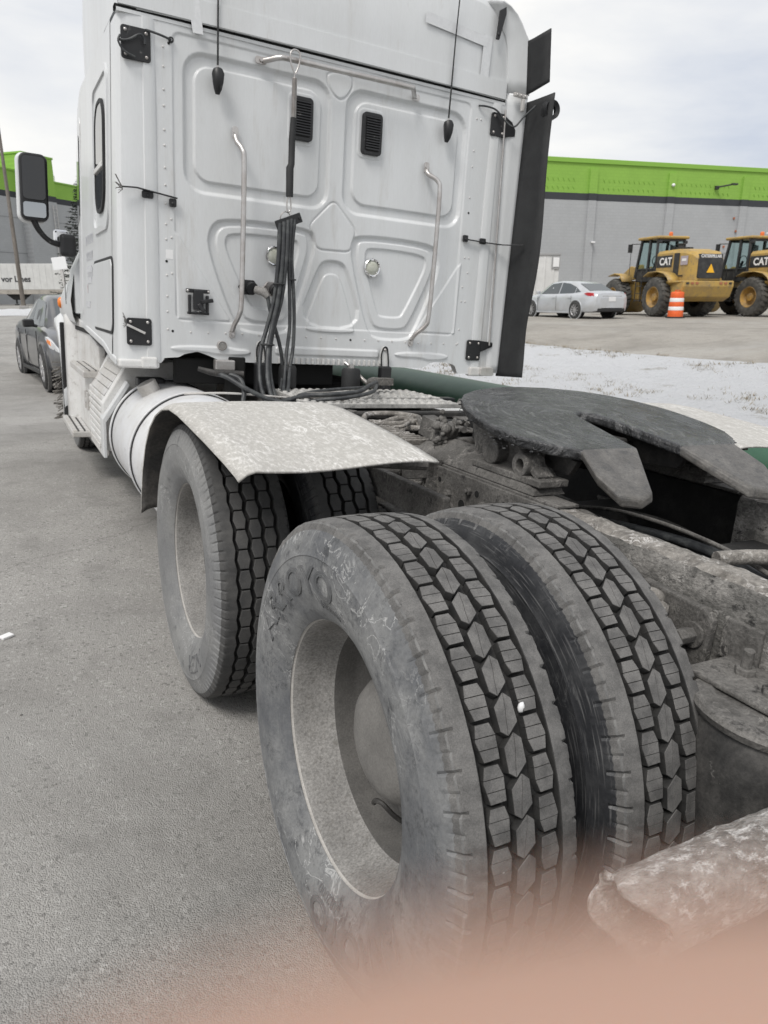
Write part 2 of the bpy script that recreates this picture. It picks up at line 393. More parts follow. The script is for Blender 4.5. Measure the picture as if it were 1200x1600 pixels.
# outlined look: a smaller second layer leaves a darker rim of letter rubber
LT_FRONT = [('NER', .088, .376, 238, .001, .0024, 1.25)]
ME_REAR = tyre_mesh('rib', [SIDEW, TREAD, TREADG, LETTER, EDGE], LT_REAR)
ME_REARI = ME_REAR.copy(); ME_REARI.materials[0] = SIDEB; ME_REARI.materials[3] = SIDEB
ME_FRONT = tyre_mesh('hex', [SIDEW2, TREADF, TREADG, LETTER, TREADF], LT_FRONT)
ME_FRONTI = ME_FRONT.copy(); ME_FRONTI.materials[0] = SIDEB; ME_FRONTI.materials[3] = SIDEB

def rim_mb(s0=0):
    mb = MB()
    # along: 0 = outer flange plane, positive inboard
    P = [(.014, .286), (.006, .292), (.0, .298), (-.001, .3005), (.002, .3015), (.007, .2990), (.010, .2950), (.013, .2870), (.020, .2825), (.045, .2790), (.080, .2740), (.102, .2660), (.115, .2590), (.128, .2560), (.165, .2550), (.176, .2500), (.183, .2400), (.184, .2200), (.178, .1900), (.176, .150), (.176, .120)]
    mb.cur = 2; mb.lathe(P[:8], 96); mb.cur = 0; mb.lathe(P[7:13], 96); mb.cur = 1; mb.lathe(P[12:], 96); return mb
ME_RIM = None
def rim_objects(parent, sign=1):
    global ME_RIM
    if ME_RIM is None:
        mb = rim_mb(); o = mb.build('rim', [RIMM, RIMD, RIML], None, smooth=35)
        ME_RIM = o.data; bpy.data.objects.remove(o)
    o = bpy.data.objects.new('rim', ME_RIM); COL.objects.link(o); o.parent = parent; return o
ME_HUB = None
def hub_object(parent):
    global ME_HUB
    if ME_HUB is None:
        mb = MB(); mb.lathe([(.18, .150), (.150, .150), (.146, .144), (.130, .140), (.122, .134), (.104, .120), (.092, .098), (.086, .07), (.084, .035), (.084, .001)], 48)
        for k in range(10):
            a = 2*PI*k/10+.2; c, s = math.cos(a)*.170, math.sin(a)*.170
            mb.cyl((.185, c, s), (.165, c, s), .015, 6)
        o = mb.build('hub', HUBM, None, smooth=35); ME_HUB = o.data; bpy.data.objects.remove(o)
    o = bpy.data.objects.new('hub', ME_HUB); COL.objects.link(o); o.parent = parent; return o
def wheel(y, xo, inner, me, ang=0, side=-1, valve=False, z=.51):
    """xo: outer flange x (abs)."""
    w = empty('wheel', (side*(abs(xo)-.105 if False else 0), y, z), 0, TR)
    w.rotation_euler = (0, 0, 0 if side < 0 else PI)
    fl = -abs(xo)
    t = bpy.data.objects.new('tyre', me); COL.objects.link(t); t.parent = w; t.location = (fl+.105, 0, 0); t.rotation_euler = (math.radians(ang), 0, 0)
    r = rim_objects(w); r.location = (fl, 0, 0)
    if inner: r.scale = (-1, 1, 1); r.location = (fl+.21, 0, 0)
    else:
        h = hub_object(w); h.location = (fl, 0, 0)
        if valve:
            v = MB(); v.tube([(fl+.165, -.06, -.19), (fl+.13, -.05, -.16), (fl+.108, -.03, -.135), (fl+.104, -.005, -.145), (fl+.104, .0, -.155)], .006, 8, smooth=4); v.build('valve_stem', DARK, w, smooth=40)
    return w
for side in (-1, 1):
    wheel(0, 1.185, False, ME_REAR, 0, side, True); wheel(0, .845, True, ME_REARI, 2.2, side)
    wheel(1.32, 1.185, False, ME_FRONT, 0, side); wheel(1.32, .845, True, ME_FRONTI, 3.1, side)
    wheel(6.45, 1.10, False, ME_FRONT, 20, side)

# small light stone caught in the tread of the outer rear tyre
stones = MB()
def stone(mb, c, r, sq=(1, 1, 1), sd=0):
    bm = bmesh.new(); bmesh.ops.create_icosphere(bm, subdivisions=2, radius=r)
    for v in bm.verts: v.co = Vector((v.co.x*sq[0], v.co.y*sq[1], v.co.z*sq[2]))*(1+.25*noise.noise(v.co/r*1.3+Vector((sd, 0, 0))))+Vector(c)
    mb.add([v.co[:] for v in bm.verts], [tuple(v.index for v in f.verts) for f in bm.faces]); bm.free()

# circular scuff streaks on the hidden faces of the dual tyres
def ring_streaks(m, col, amt, th=.56):
    t = m.node_tree; N = t.nodes; lk = t.links.new; b = N['Principled BSDF']; src = b.inputs['Base Color'].links[0].from_socket
    co = N.new('ShaderNodeTexCoord'); sp_ = N.new('ShaderNodeSeparateXYZ'); lk(co.outputs['Object'], sp_.inputs[0])
    a = N.new('ShaderNodeMath'); a.operation = 'ARCTAN2'; lk(sp_.outputs['Y'], a.inputs[0]); lk(sp_.outputs['Z'], a.inputs[1])
    cx = N.new('ShaderNodeCombineXYZ'); lk(sp_.outputs['Y'], cx.inputs[0]); lk(sp_.outputs['Z'], cx.inputs[1]); ln = N.new('ShaderNodeVectorMath'); ln.operation = 'LENGTH'; lk(cx.outputs[0], ln.inputs[0])
    mu = N.new('ShaderNodeMath'); mu.operation = 'MULTIPLY'; mu.inputs[1].default_value = 260; lk(ln.outputs['Value'], mu.inputs[0]); mu2 = N.new('ShaderNodeMath'); mu2.operation = 'MULTIPLY'; mu2.inputs[1].default_value = 5; lk(a.outputs[0], mu2.inputs[0])
    c2 = N.new('ShaderNodeCombineXYZ'); lk(mu.outputs[0], c2.inputs[0]); lk(mu2.outputs[0], c2.inputs[1])
    n = N.new('ShaderNodeTexNoise'); n.inputs['Scale'].default_value = 1; n.inputs['Detail'].default_value = 3; lk(c2.outputs[0], n.inputs['Vector'])
    r = N.new('ShaderNodeMapRange'); r.inputs['From Min'].default_value = th; r.inputs['From Max'].default_value = th+.14; r.inputs['To Max'].default_value = amt; lk(n.outputs['Fac'], r.inputs['Value'])
    mx = N.new('ShaderNodeMixRGB'); lk(r.outputs[0], mx.inputs[0]); lk(src, mx.inputs[1]); mx.inputs[2].default_value = (*col, 1); lk(mx.outputs[0], b.inputs['Base Color'])
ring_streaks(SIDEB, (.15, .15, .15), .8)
ring_streaks(SIDEW, (.20, .20, .20), .35, .58)
# ---------------------------------------------------------------- cab back wall: pressed panel as a fine height field
YB = 2.756
def sdf(poly, X, Z):
    """signed distance, positive inside"""
    P = np.array(poly); n = len(P); d = np.full(X.shape, 1e9); ins = np.zeros(X.shape, bool)
    for i in range(n):
        ax, az = P[i]; bx, bz = P[(i+1) % n]
        ex, ez = bx-ax, bz-az; wx, wz = X-ax, Z-az
        t = np.clip((wx*ex+wz*ez)/(ex*ex+ez*ez+1e-12), 0, 1)
        d = np.minimum(d, np.hypot(wx-ex*t, wz-ez*t))
        c = ((az > Z) != (bz > Z)) & (X < (bx-ax)*(Z-az)/(bz-az+1e-12)+ax); ins ^= c
    return np.where(ins, d, -d)
def prof(s, w): return sstep(s/w)
A_out = rrect(-.865, -.055, 1.985, 2.640, .11); A_in = rrect(-.800, -.125, 2.055, 2.575, .075)
B_out = [(-x+.0-.035, z) for x, z in A_out][::-1]; B_in = [(-x-.035, z) for x, z in A_in][::-1]
def rounded(p, r=.12):
    q = []
    for i in range(len(p)):
        a = p[i-1]; b = p[i]; c = p[(i+1) % len(p)]
        A = (b[0]+(a[0]-b[0])*r, b[1]+(a[1]-b[1])*r); C = (b[0]+(c[0]-b[0])*r, b[1]+(c[1]-b[1])*r)
        for t in (0, .25, .5, .75, 1): q.append(((1-t)**2*A[0]+2*t*(1-t)*b[0]+t*t*C[0], (1-t)**2*A[1]+2*t*(1-t)*b[1]+t*t*C[1]))
    return q
DIA = rounded([(-.024, 2.055), (.122, 1.905), (.088, 1.785), (-.118, 1.780), (-.172, 1.905)], .2)
C_out = chaikin([(.085, 1.84), (.13, 1.895), (.62, 1.895), (.70, 1.84), (.715, 1.72), (.56, 1.33), (.48, 1.295), (.30, 1.295), (.22, 1.33), (.10, 1.72)], 2)
C_in = chaikin([(.185, 1.80), (.215, 1.83), (.58, 1.825), (.62, 1.78), (.60, 1.70), (.475, 1.45), (.44, 1.43), (.32, 1.43), (.285, 1.45), (.19, 1.72)], 2)
C_mid = chaikin([(.135, 1.83), (.17, 1.862), (.60, 1.86), (.66, 1.81), (.66, 1.72), (.515, 1.395), (.46, 1.365), (.31, 1.365), (.25, 1.395), (.145, 1.72)], 2)
mir = lambda p: [(-x-.035, z) for x, z in p][::-1]
D_out, D_in, D_mid = mir(C_out), mir(C_in), mir(C_mid)
E_out = chaikin([(-.075, 1.735), (.045, 1.735), (.09, 1.68), (.215, 1.345), (-.245, 1.345), (-.12, 1.68)], 2)
E_in = chaikin([(-.05, 1.66), (.015, 1.66), (.05, 1.62), (.145, 1.35), (.12, 1.325), (-.16, 1.325), (-.185, 1.35), (-.085, 1.62)], 2)
F_sh = chaikin([(-.09, 2.69), (.055, 2.695), (.06, 2.63), (.01, 2.565), (-.04, 2.565), (-.095, 2.63)], 2)
FIELD = rrect(-.915, .845, 1.345, 2.70, .04)
TL_ = [(-.915, 1.80), (-.885, 1.775), (-.62, 1.375), (-.62, 1.355), (-.905, 1.355)]; TRi = [(-x-.05, z) for x, z in TL_][::-1]
LV1 = rrect(-.305, -.16, 2.305, 2.55, .03); LV2 = rrect(.110, .262, 2.300, 2.545, .03)
RIB1 = chaikin([(-.945, 1.225), (-.62, 1.225), (-.59, 1.215), (-.50, 1.215), (-.50, 1.172), (-.70, 1.172), (-.76, 1.185), (-.945, 1.185)], 2)
RIB2 = rrect(-.36, .315, 1.185, 1.240, .02); RIB3 = chaikin([(.42, 1.238), (.82, 1.238), (.82, 1.19), (.66, 1.18), (.62, 1.195), (.42, 1.195)], 2)
def panel_depth(X, Z):
    """positive = towards the viewer (-Y)"""
    h = np.zeros_like(X)
    h -= .006*prof(sdf(FIELD, X, Z), .010)
    h += .006*prof(sdf(TL_, X, Z), .010)+.006*prof(sdf(TRi, X, Z), .010)
    for O, I in ((A_out, A_in), (B_out, B_in)):
        h -= .018*prof(sdf(O, X, Z), .022); h += .012*prof(sdf(I, X, Z)+.010, .010)
    for O, Mi, I in ((C_out, C_mid, C_in), (D_out, D_mid, D_in)):
        h -= .017*prof(sdf(O, X, Z), .018); h += .011*prof(sdf(Mi, X, Z)+.004, .011); h -= .010*prof(sdf(I, X, Z), .012)
    h -= .017*prof(sdf(E_out, X, Z), .018); h += .008*prof(sdf(E_in, X, Z), .007)
    for q in (DIA, F_sh): d_ = sdf(q, X, Z); h += .003*prof(d_, .006)-.0055*np.exp(-(d_/.005)**2)
    for Lv in (LV1, LV2): h += .004*prof(sdf(Lv, X, Z)+.006, .006)
    for R_ in (RIB1, RIB2, RIB3): h += .009*prof(sdf(R_, X, Z), .012)
    # slow waviness of thin sheet metal
    h += .0022*np.sin(X*7+1.3)*np.sin(Z*5.1)+.0012*np.sin(X*17+Z*9)
    return h
def zbot(x):
    pts = [(-.99, 1.125), (-.975, 1.152), (-.90, 1.158), (-.87, 1.175), (-.80, 1.190), (-.74, 1.172), (-.68, 1.148), (-.5, 1.140), (.0, 1.140), (.62, 1.138), (.66, 1.150), (.70, 1.176), (.78, 1.178), (.86, 1.168), (.885, 1.150), (.90, 1.110), (1.0, 1.105)]
    return np.interp(x, [p[0] for p in pts], [p[1] for p in pts])
xs = np.linspace(-.999, .999, 520); nz_ = 420; ts = np.linspace(0, 1, nz_)
X = np.repeat(xs[:, None], nz_, 1); ZB = zbot(xs)[:, None]; Z = ZB+(2.742-ZB)*ts[None, :]
Yv = YB-panel_depth(X, Z)
pts = np.stack([X, Yv, Z], -1).reshape(-1, 3)
idx = np.arange(520*nz_).reshape(520, nz_)
fs = np.stack([idx[:-1, :-1], idx[1:, :-1], idx[1:, 1:], idx[:-1, 1:]], -1).reshape(-1, 4)
me = bpy.data.meshes.new('back_wall'); me.vertices.add(len(pts)); me.vertices.foreach_set('co', pts.ravel()); me.loops.add(fs.size); me.loops.foreach_set('vertex_index', fs.ravel())
me.polygons.add(len(fs)); me.polygons.foreach_set('loop_start', np.arange(0, fs.size, 4)); me.update(); me.validate(); me.shade_smooth(); me.materials.append(WHITE)
cab = bpy.data.objects.new('back_wall', me); COL.objects.link(cab); cab.parent = TR
# return edges at the bottom of the wall
mb = MB(); row = [[(x, YB-.002, float(zbot(x))) for x in xs[::4]], [(x, YB+.05, float(zbot(x))+.001) for x in xs[::4]]]
mb.grid(row); mb.build('wall_bottom_flange', WHITE_DIRTY, cab, smooth=40)
# vertical hat stiffeners on the bottom lip
mb = MB()
for k in range(20): mb.box((-.33+k*.034, YB-.006, 1.158), (.016, .010, .034))
mb.build('lip_stiffener', WHITE_DIRTY, cab, bevel=.003)

# corner posts: extruded profile, leaning slightly in towards the roof
def inset(z): return (z-1.11)*.026
def cpx(x, k, z, side):
    if side < 0: return x+k*max(0, (-x-1.0)/.2)
    r = np.interp(z, [1.11, 2.73], [1.100, 1.062]); return .994+(r-.994)*min(1, max(0, (-x-.992)/.213))
def corner(side):
    base = [(-.992, YB+.004), (-.996, YB-.004), (-1.012, YB-.010), (-1.030, YB-.012), (-1.062, YB-.012), (-1.068, YB-.005), (-1.10, YB-.003), (-1.15, YB+.000), (-1.185, YB+.010), (-1.200, YB+.028), (-1.205, YB+.06), (-1.207, YB+.20), (-1.208, YB+.36)]
    z0, z1 = 1.125, 2.728; P = []
    for z in np.linspace(z0, z1, 24):
        k = inset(z); P.append([((x+(k if x < -1.06 else 0))*-side if False else ((x+k*max(0, (-x-1.0)/.2))*(1 if side < 0 else -1)), y, z+(0 if x > -1.1 else 0)) for x, y in base])
    mb = MB(); mb.grid(P); o = mb.build('corner_post', WHITE, TR, smooth=35)
    # rolled bottom foot
    s = 1 if side < 0 else -1
    f = MB(); f.box((s*-1.105 if side < 0 else 1.06, YB+.02, 1.118), (.205 if side < 0 else .12, .075, .045)); f.box((s*-1.055 if side < 0 else 1.03, YB+.0, 1.125), (.085, .05, .06)); f.build('corner_foot', WHITE_DIRTY, o, bevel=.012, seg=3)
    return o
CL = corner(-1); CR = corner(1)
# flat rivet strip between post and pressed panel
def dome(mb, x, y, z, r, h=None, n=10):
    h = h or r*.55; P = [(0, r), (-h*.6, r*.85), (-h*.95, r*.45), (-h, .0005)]
    mb.lathe([(y+a, b) for a, b in P], n, (x, 0, z), 'y')
rv = []
for k in range(16):
    z = 2.62-k*.088
    rv.append((-.955, z+.01*math.sin(k*9)))
    if k % 3 != 1: rv.append((.885, z))
    if k in (0, 9, 10, 12): rv.append((-.928, z+.02)); rv.append((.915, z))
for k in range(20):
    x = -.93+k*.095
    rv.append((x, 1.293+.002*math.sin(k*5)))
rm = bpy.data.meshes.new('x'); MBr = MB(); dome(MBr, 0, 0, 0, .0062); r0 = MBr.build('rivet', WHITE_DIRTY, cab, smooth=True)
MBr = MB(); MBr.cyl((0, -.0015, 0), (0, .002, 0), .0066, 10); h0 = MBr.build('rivet_hole', HOLE, cab)
for i, (x, z) in enumerate(rv):
    yy = YB-float(panel_depth(np.array([x]), np.array([z]))[0])
    src = h0 if (i*7) % 11 == 3 else r0
    o = src if src.get('used') is None else src.copy()
    if o is not src: COL.objects.link(o)
    o.location = (x, yy, z); src['used'] = 1
for q in (r0, h0):
    for o in bpy.data.objects:
        if o.name.startswith(q.name) and 'used' in o: del o['used']

# louvred vents
def louver(cx, cz, w, h):
    y = YB-.004
    mb = MB(); mb.prism(rrect(cx-w/2, cx+w/2, cz-h/2, cz+h/2, .022), y-.010, y+.02, lambda u, v, t: (u, t, v)); fr = mb.build('vent', BLACKP, TR, bevel=.003)
    ins = MB(); ins.prism(rrect(cx-w/2+.016, cx+w/2-.016, cz-h/2+.018, cz+h/2-.018, .012), y-.0115, y-.009, lambda u, v, t: (u, t, v)); ins.build('vent_recess', HOLE, fr)
    n = 13
    for k in range(n):
        z = cz-h/2+.028+k*(h-.056)/(n-1)
        s = MB(); s.box((cx, y-.015, z), (w-.036, .009, .0085), Matrix.Rotation(-.45, 3, 'X')); s.build('louver', BLACKP, fr)
louver(-.232, 2.428, .118, .212); louver(.187, 2.422, .122, .215)

# work lights
def lamp(cx, cz, r=.052):
    y = YB+.006
    mb = MB(); mb.lathe([(y-.002, r), (y-.012, r), (y-.016, r*.92), (y-.012, r*.80), (y-.006, r*.78)], 40, (cx, 0, cz), 'y'); o = mb.build('work_light', CHROME, TR, smooth=40)
    l = MB(); l.lathe([(y-.006, r*.79), (y-.013, r*.60), (y-.017, r*.3), (y-.018, .0005)], 32, (cx, 0, cz), 'y'); l.build('lens', LENS, o, smooth=True)
    s = MB()
    for k in range(4): a = k*PI/2+.6; s.lathe([(y-.0165, .004), (y-.019, .003), (y-.0195, .0003)], 8, (cx+r*.88*math.cos(a), 0, cz+r*.88*math.sin(a)), 'y')
    s.build('screw', STEEL, o, smooth=True)
lamp(.235, 1.712); lamp(-.372, 1.722)
# small round gauge-like cap low on the left
mb = MB(); mb.lathe([(YB, .026), (YB-.02, .026), (YB-.022, .022), (YB-.018, .020)], 28, (-.668, 0, 1.228), 'y'); o = mb.build('round_marker', STEEL, TR, smooth=40)
l = MB(); l.lathe([(YB-.0185, .0205), (YB-.02, .0003)], 24, (-.668, 0, 1.228), 'y'); l.build('face', RIMM, o)

# grab handles
def handle(name, path, ends):
    mb = MB(); mb.tube(path, .0135, 12, smooth=7); o = mb.build(name, STEEL, TR, smooth=60)
    for (x, z, w, h) in ends:
        e_ = MB(); e_.prism(rrect(x-w/2, x+w/2, z-h/2, z+h/2, min(w, h)*.35), YB-.012, YB-.004, lambda u, v, t: (u, t, v)); e_.build('handle_foot', STEEL, o, bevel=.0015)
        b_ = MB(); b_.cyl((x, YB-.011, z), (x, YB-.022, z), .009, 6); b_.build('bolt', STEEL, o)
Y1 = YB-.012; Y2 = YB-.075
handle('grab_handle', [(-.600, Y1, 2.285), (-.597, Y1-.02, 2.255), (-.578, Y2+.01, 2.215), (-.572, Y2, 2.15), (-.574, Y2, 1.8), (-.580, Y2, 1.47), (-.588, Y2+.008, 1.40), (-.604, Y1-.02, 1.345), (-.610, Y1, 1.31)], [(-.600, 2.30, .032, .062), (-.610, 1.293, .034, .045)])
handle('grab_handle', [(.556, Y1, 2.285), (.560, Y1-.02, 2.262), (.608, Y2+.01, 2.225), (.618, Y2, 2.15), (.616, Y2, 1.8), (.606, Y2, 1.47), (.592, Y2+.008, 1.40), (.545, Y1-.02, 1.345), (.530, Y1, 1.31)], [(.555, 2.30, .032, .062), (.528, 1.293, .034, .045)])
handle('grab_handle', [(-.455, Y1, 2.658), (-.43, Y1-.02, 2.663), (-.39, Y2+.015, 2.672), (-.33, Y2+.005, 2.675), (0, Y2+.005, 2.677), (.36, Y2+.005, 2.680), (.40, Y2+.015, 2.68), (.425, Y1-.02, 2.664), (.44, Y1, 2.657)], [(-.468, 2.658, .06, .034), (.452, 2.655, .05, .034)])

# antennas: black cone foot, whip going up past the roof
def whip(x, z0, top):
    y = YB-.02; xt, yt, zt = top
    mb = MB(); mb.tube([(x, y-.005, z0-.052), (x, y-.012, z0-.03), (x, y-.018, z0), (x, y-.018, z0+.038), (x, y-.012, z0+.052)], [.010, .020, .027, .031, .026], 16); o = mb.build('antenna', BLACKP, TR, smooth=45)
    f = MB(); f.cyl((x, y-.012, z0+.05), (x+(xt-x)*.01, y-.012, z0+.075), .0055, 8); f.build('ferrule', STEEL, o, smooth=40)
    w = MB(); w.tube([(x, y-.012, z0+.07), ((x*2+xt)/3, (2*y+yt)/3, z0+.07+(zt-z0)/3), (xt, yt, zt)], [.0052, .004, .0025], 8); w.build('whip', BLACKR, o, smooth=40)
whip(-.697, 2.508, (-.69, 2.70, 3.75)); whip(.667, 2.505, (.675, 2.68, 3.75))

# corner plates, brackets and straps
def plate(x0, x1, z0, z1, name='hinge_plate', mat=BLACKP, r=.014, bolts=None, y=YB-.018, th=.012):
    mb = MB(); mb.prism(rrect(x0, x1, z0, z1, r), y, y+th, lambda u, v, t: (u, t, v)); o = mb.build(name, mat, TR, bevel=.002)
    b = MB()
    for bx, bz in (bolts or [(x0+.02, z0+.02), (x1-.02, z0+.02), (x1-.02, z1-.02), (x0+.02, z1-.02)]): dome(b, bx, y, bz, .0085, .007)
    b.build('bolt', STEEL, o, smooth=True); return o
pl = plate(-1.150, -1.015, 2.532, 2.672)
w = MB(); w.tube([(-1.16, YB-.03, 2.60), (-1.12, YB-.04, 2.605), (-1.07, YB-.045, 2.635), (-1.05, YB-.04, 2.625), (-1.045, YB-.04, 2.60)], .006, 8, smooth=5)
w.tube([(-1.04, YB-.03, 2.665), (-1.0, YB-.035, 2.66), (-.955, YB-.03, 2.655), (-.92, YB-.008, 2.655)], .0055, 8, smooth=5); w.tube([(-1.155, YB-.03, 2.62), (-1.165, YB-.04, 2.59), (-1.14, YB-.04, 2.555), (-1.09, YB-.035, 2.54)], .005, 8, smooth=4)
w.build('cable', BLACKH, pl, smooth=60)
mb = MB(); mb.lathe([(YB-.008, .014), (YB-.012, .013), (YB-.012, .006)], 16, (-.918, 0, 2.655), 'y'); mb.build('grommet', BLACKR, pl)
pl2 = plate(-1.165, -1.040, 1.213, 1.350)
w = MB(); w.bar((-1.165, YB-.03, 1.315), (-1.075, YB-.03, 1.275), .012, .006, (0, 1, 0)); w.build('lever', ALU, pl2, bevel=.002)
w = MB()
for k in range(9): w.bar((-1.168, YB-.02, 1.31+k*.004), (-1.178-.01*random.random(), YB-.03, 1.30+k*.008+.01*random.random()), .003)
w.build('broken_fibre', RIMM, pl2)
pr = plate(.985, 1.09, 2.545, 2.675); 
e_ = MB(); e_.prism([(1.08, 2.665), (1.135, 2.640), (1.165, 2.60), (1.165, 2.565), (1.08, 2.548)], YB-.022, YB-.010, lambda u, v, t: (u, t, v)); e_.build('plate_arm', BLACKP, pr, bevel=.002)
w = MB(); w.tube([(.885, YB-.01, 2.69), (.93, YB-.03, 2.69), (1.0, YB-.035, 2.68), (1.06, YB-.05, 2.63), (1.11, YB-.08, 2.60), (1.16, YB-.10, 2.66), (1.21, YB-.14, 2.72)], .0055, 8, smooth=5); w.build('cable', BLACKH, pr, smooth=60)
pr2 = plate(.952, 1.06, 1.197, 1.328)
e_ = MB(); e_.prism([(1.055, 1.325), (1.15, 1.318), (1.15, 1.29), (1.06, 1.255)], YB-.022, YB-.010, lambda u, v, t: (u, t, v)); e_.build('plate_arm', BLACKP, pr2, bevel=.002)
# strap brackets in the middle (broken on the left, whole on the right)
def strap(pts, tabs, name='fairing_bracket'):
    mb = MB(); [mb.bar(a, b, .016, .006) for a, b in zip(pts[:-1], pts[1:])]; o = mb.build(name, BLACKP, TR, bevel=.001)
    for (x, z, w_, h_) in tabs:
        t = MB(); t.prism(rrect(x-w_/2, x+w_/2, z-h_/2, z+h_/2, .008), YB-.018, YB-.010, lambda u, v, t: (u, t, v)); dome(t, x, YB-.018, z-.004, .009, .007); t.build('bracket_tab', BLACKP, o)
    return o
b1 = strap([(-1.165, YB-.035, 1.967), (-1.10, YB-.028, 1.972), (-.90, YB-.018, 1.948)], [(-1.045, 1.948, .055, .034), (-.922, 1.925, .036, .040)])
w = MB()
for k in range(14): w.bar((-1.165, YB-.03, 1.962+.01*math.sin(k)), (-1.185-.02*random.random(), YB-.035-.02*random.random(), 1.93+.09*random.random()), .0025)
w.build('torn_fibre', RIMM, b1)
b2 = strap([(.87, YB-.018, 1.936), (1.03, YB-.024, 1.930), (1.12, YB-.06, 1.925), (1.215, YB-.16, 1.925)], [(.868, 1.94, .036, .040), (1.00, 1.937, .045, .034)])

# hose hanger: carabiner, spring, sleeve, ring, clamp; bundle of lines
hx, hy = -.318, YB-.10
mb = MB(); mb.tube([(hx, hy, 2.603), (hx-.022, hy, 2.65), (hx-.024, hy, 2.695), (hx, hy+.005, 2.715), (hx+.026, hy, 2.700), (hx+.022, hy, 2.65), (hx+.004, hy, 2.606)], .0042, 8, smooth=5)
hg = mb.build('hose_hanger', STEEL, TR, smooth=60)
mb = MB(); mb.tube([(hx, hy, 2.60), (hx, hy, 2.585)], .004, 6)
N = 520; mb.tube([(hx+.0115*math.cos(k*.62), hy+.0115*math.sin(k*.62), 2.585-.20*k/N) for k in range(N)], .0021, 5); mb.build('spring', STEEL, hg, smooth=60)
mb = MB(); mb.tube([(hx, hy, 2.40), (hx-.006, hy, 2.30), (hx-.006, hy, 2.18), (hx-.014, hy, 2.16), (hx-.012, hy, 2.02)], [.0165, .0175, .0175, .0205, .0195], 14); mb.build('rubber_sleeve', BLACKR, hg, smooth=45)
mb = MB(); mb.tube([(hx-.016, hy, 2.03), (hx-.026, hy, 1.985), (hx-.02, hy, 1.945), (hx-.006, hy, 1.955), (hx-.004, hy, 1.99), (hx-.010, hy, 2.03)], .004, 8, smooth=5)
mb.tube([(hx-.03+.032*math.cos(a), hy+.004*math.sin(2*a), 1.905+.038*math.sin(a)) for a in np.linspace(0, 2*PI, 24)], .003, 6); mb.build('wire_ring', STEEL, hg, smooth=60)
mb = MB(); mb.bar((-.405, hy-.01, 1.865), (-.265, hy-.01, 1.925), .05, .010, (0, 1, 0)); mb.cyl((-.275, hy-.02, 1.92), (-.275, hy+.01, 1.92), .010, 12); mb.build('hose_clamp', BLACKP, hg, bevel=.003)
hs = []
def hose(pts, r, name='hose', mat=BLACKH, n=10):
    m_ = MB(); m_.tube(pts, r, n, smooth=8); o = m_.build(name, mat, TR, smooth=60); return o
hose([(-.385, hy-.01, 1.88), (-.392, hy-.02, 1.70), (-.41, hy-.02, 1.5), (-.45, hy-.03, 1.35), (-.495, hy-.06, 1.22), (-.525, hy-.14, 1.08), (-.53, hy-.24, .98), (-.50, hy-.3, .93)], .0115)
hose([(-.362, hy-.01, 1.89), (-.372, hy-.03, 1.70), (-.395, hy-.04, 1.5), (-.43, hy-.05, 1.35), (-.465, hy-.09, 1.22), (-.495, hy-.18, 1.08), (-.50, hy-.28, .98), (-.46, hy-.3, .93)], .012)
hose([(-.340, hy-.01, 1.90), (-.352, hy-.03, 1.70), (-.372, hy-.03, 1.5), (-.41, hy-.03, 1.35), (-.44, hy-.05, 1.22), (-.465, hy-.14, 1.08), (-.47, hy-.26, .97), (-.44, hy-.3, .93)], .0115)
hose([(-.318, hy-.01, 1.91), (-.330, hy-.015, 1.72), (-.322, hy-.02, 1.5), (-.318, hy-.02, 1.35), (-.335, hy-.03, 1.22), (-.37, hy-.1, 1.08), (-.42, hy-.22, .99), (-.45, hy-.3, .95)], .010)
hose([(-.300, hy-.01, 1.91), (-.312, hy-.01, 1.72), (-.298, hy-.02, 1.5), (-.292, hy-.02, 1.35), (-.30, hy-.03, 1.22), (-.335, hy-.08, 1.12), (-.38, hy-.18, 1.02), (-.44, hy-.26, .96)], .010)
mb = MB(); mb.tube([(-.39+.028*math.cos(a), hy-.03+.022*math.sin(a), 1.57) for a in np.linspace(0, 2*PI, 14)], .005, 6)
mb.tube([(-.31+.020*math.cos(a), hy-.018+.016*math.sin(a), 1.60) for a in np.linspace(0, 2*PI, 14)], .004, 6)
mb.tube([(-.46+.034*math.cos(a), hy-.07+.03*math.sin(a), 1.25) for a in np.linspace(0, 2*PI, 14)], .005, 6); mb.build('cable_tie', BLACKR, hg)
# electric sockets and the plugged lead
for cx, cz, m1 in ((-.520, 1.545, BLACKP), (-.385, 1.545, STEEL)):
    mb = MB(); mb.prism([(cx+.052*math.cos(a)*1.15, cz+.045*math.sin(a)) for a in np.arange(0, 2*PI, PI/3)], YB-.012, YB-.002, lambda u, v, t: (u, t, v)); o = mb.build('power_socket', m1, TR, bevel=.004)
    b = MB(); b.cyl((cx+.01, YB-.01, cz), (cx+.014, YB-.045, cz-.006), .032, 16); b.build('socket_cap', BLACKP, o, bevel=.003, smooth=40)
    b = MB()
    for a in (0.5, 2.6, 3.7, 5.8): dome(b, cx+.047*math.cos(a), YB-.012, cz+.032*math.sin(a), .006, .004)
    b.build('bolt', STEEL, o)
mb = MB(); mb.tube([(-.49, YB-.04, 1.535), (-.455, YB-.075, 1.525), (-.435, YB-.085, 1.50)], [.022, .024, .016], 12)
pg = mb.build('lead_plug', RIMM, TR, smooth=50)
hose([(-.437, YB-.085, 1.505), (-.425, YB-.09, 1.44), (-.40, YB-.09, 1.36), (-.37, YB-.10, 1.26), (-.355, YB-.11, 1.17), (-.37, YB-.16, 1.06), (-.42, YB-.26, .98)], .0105, 'power_lead')
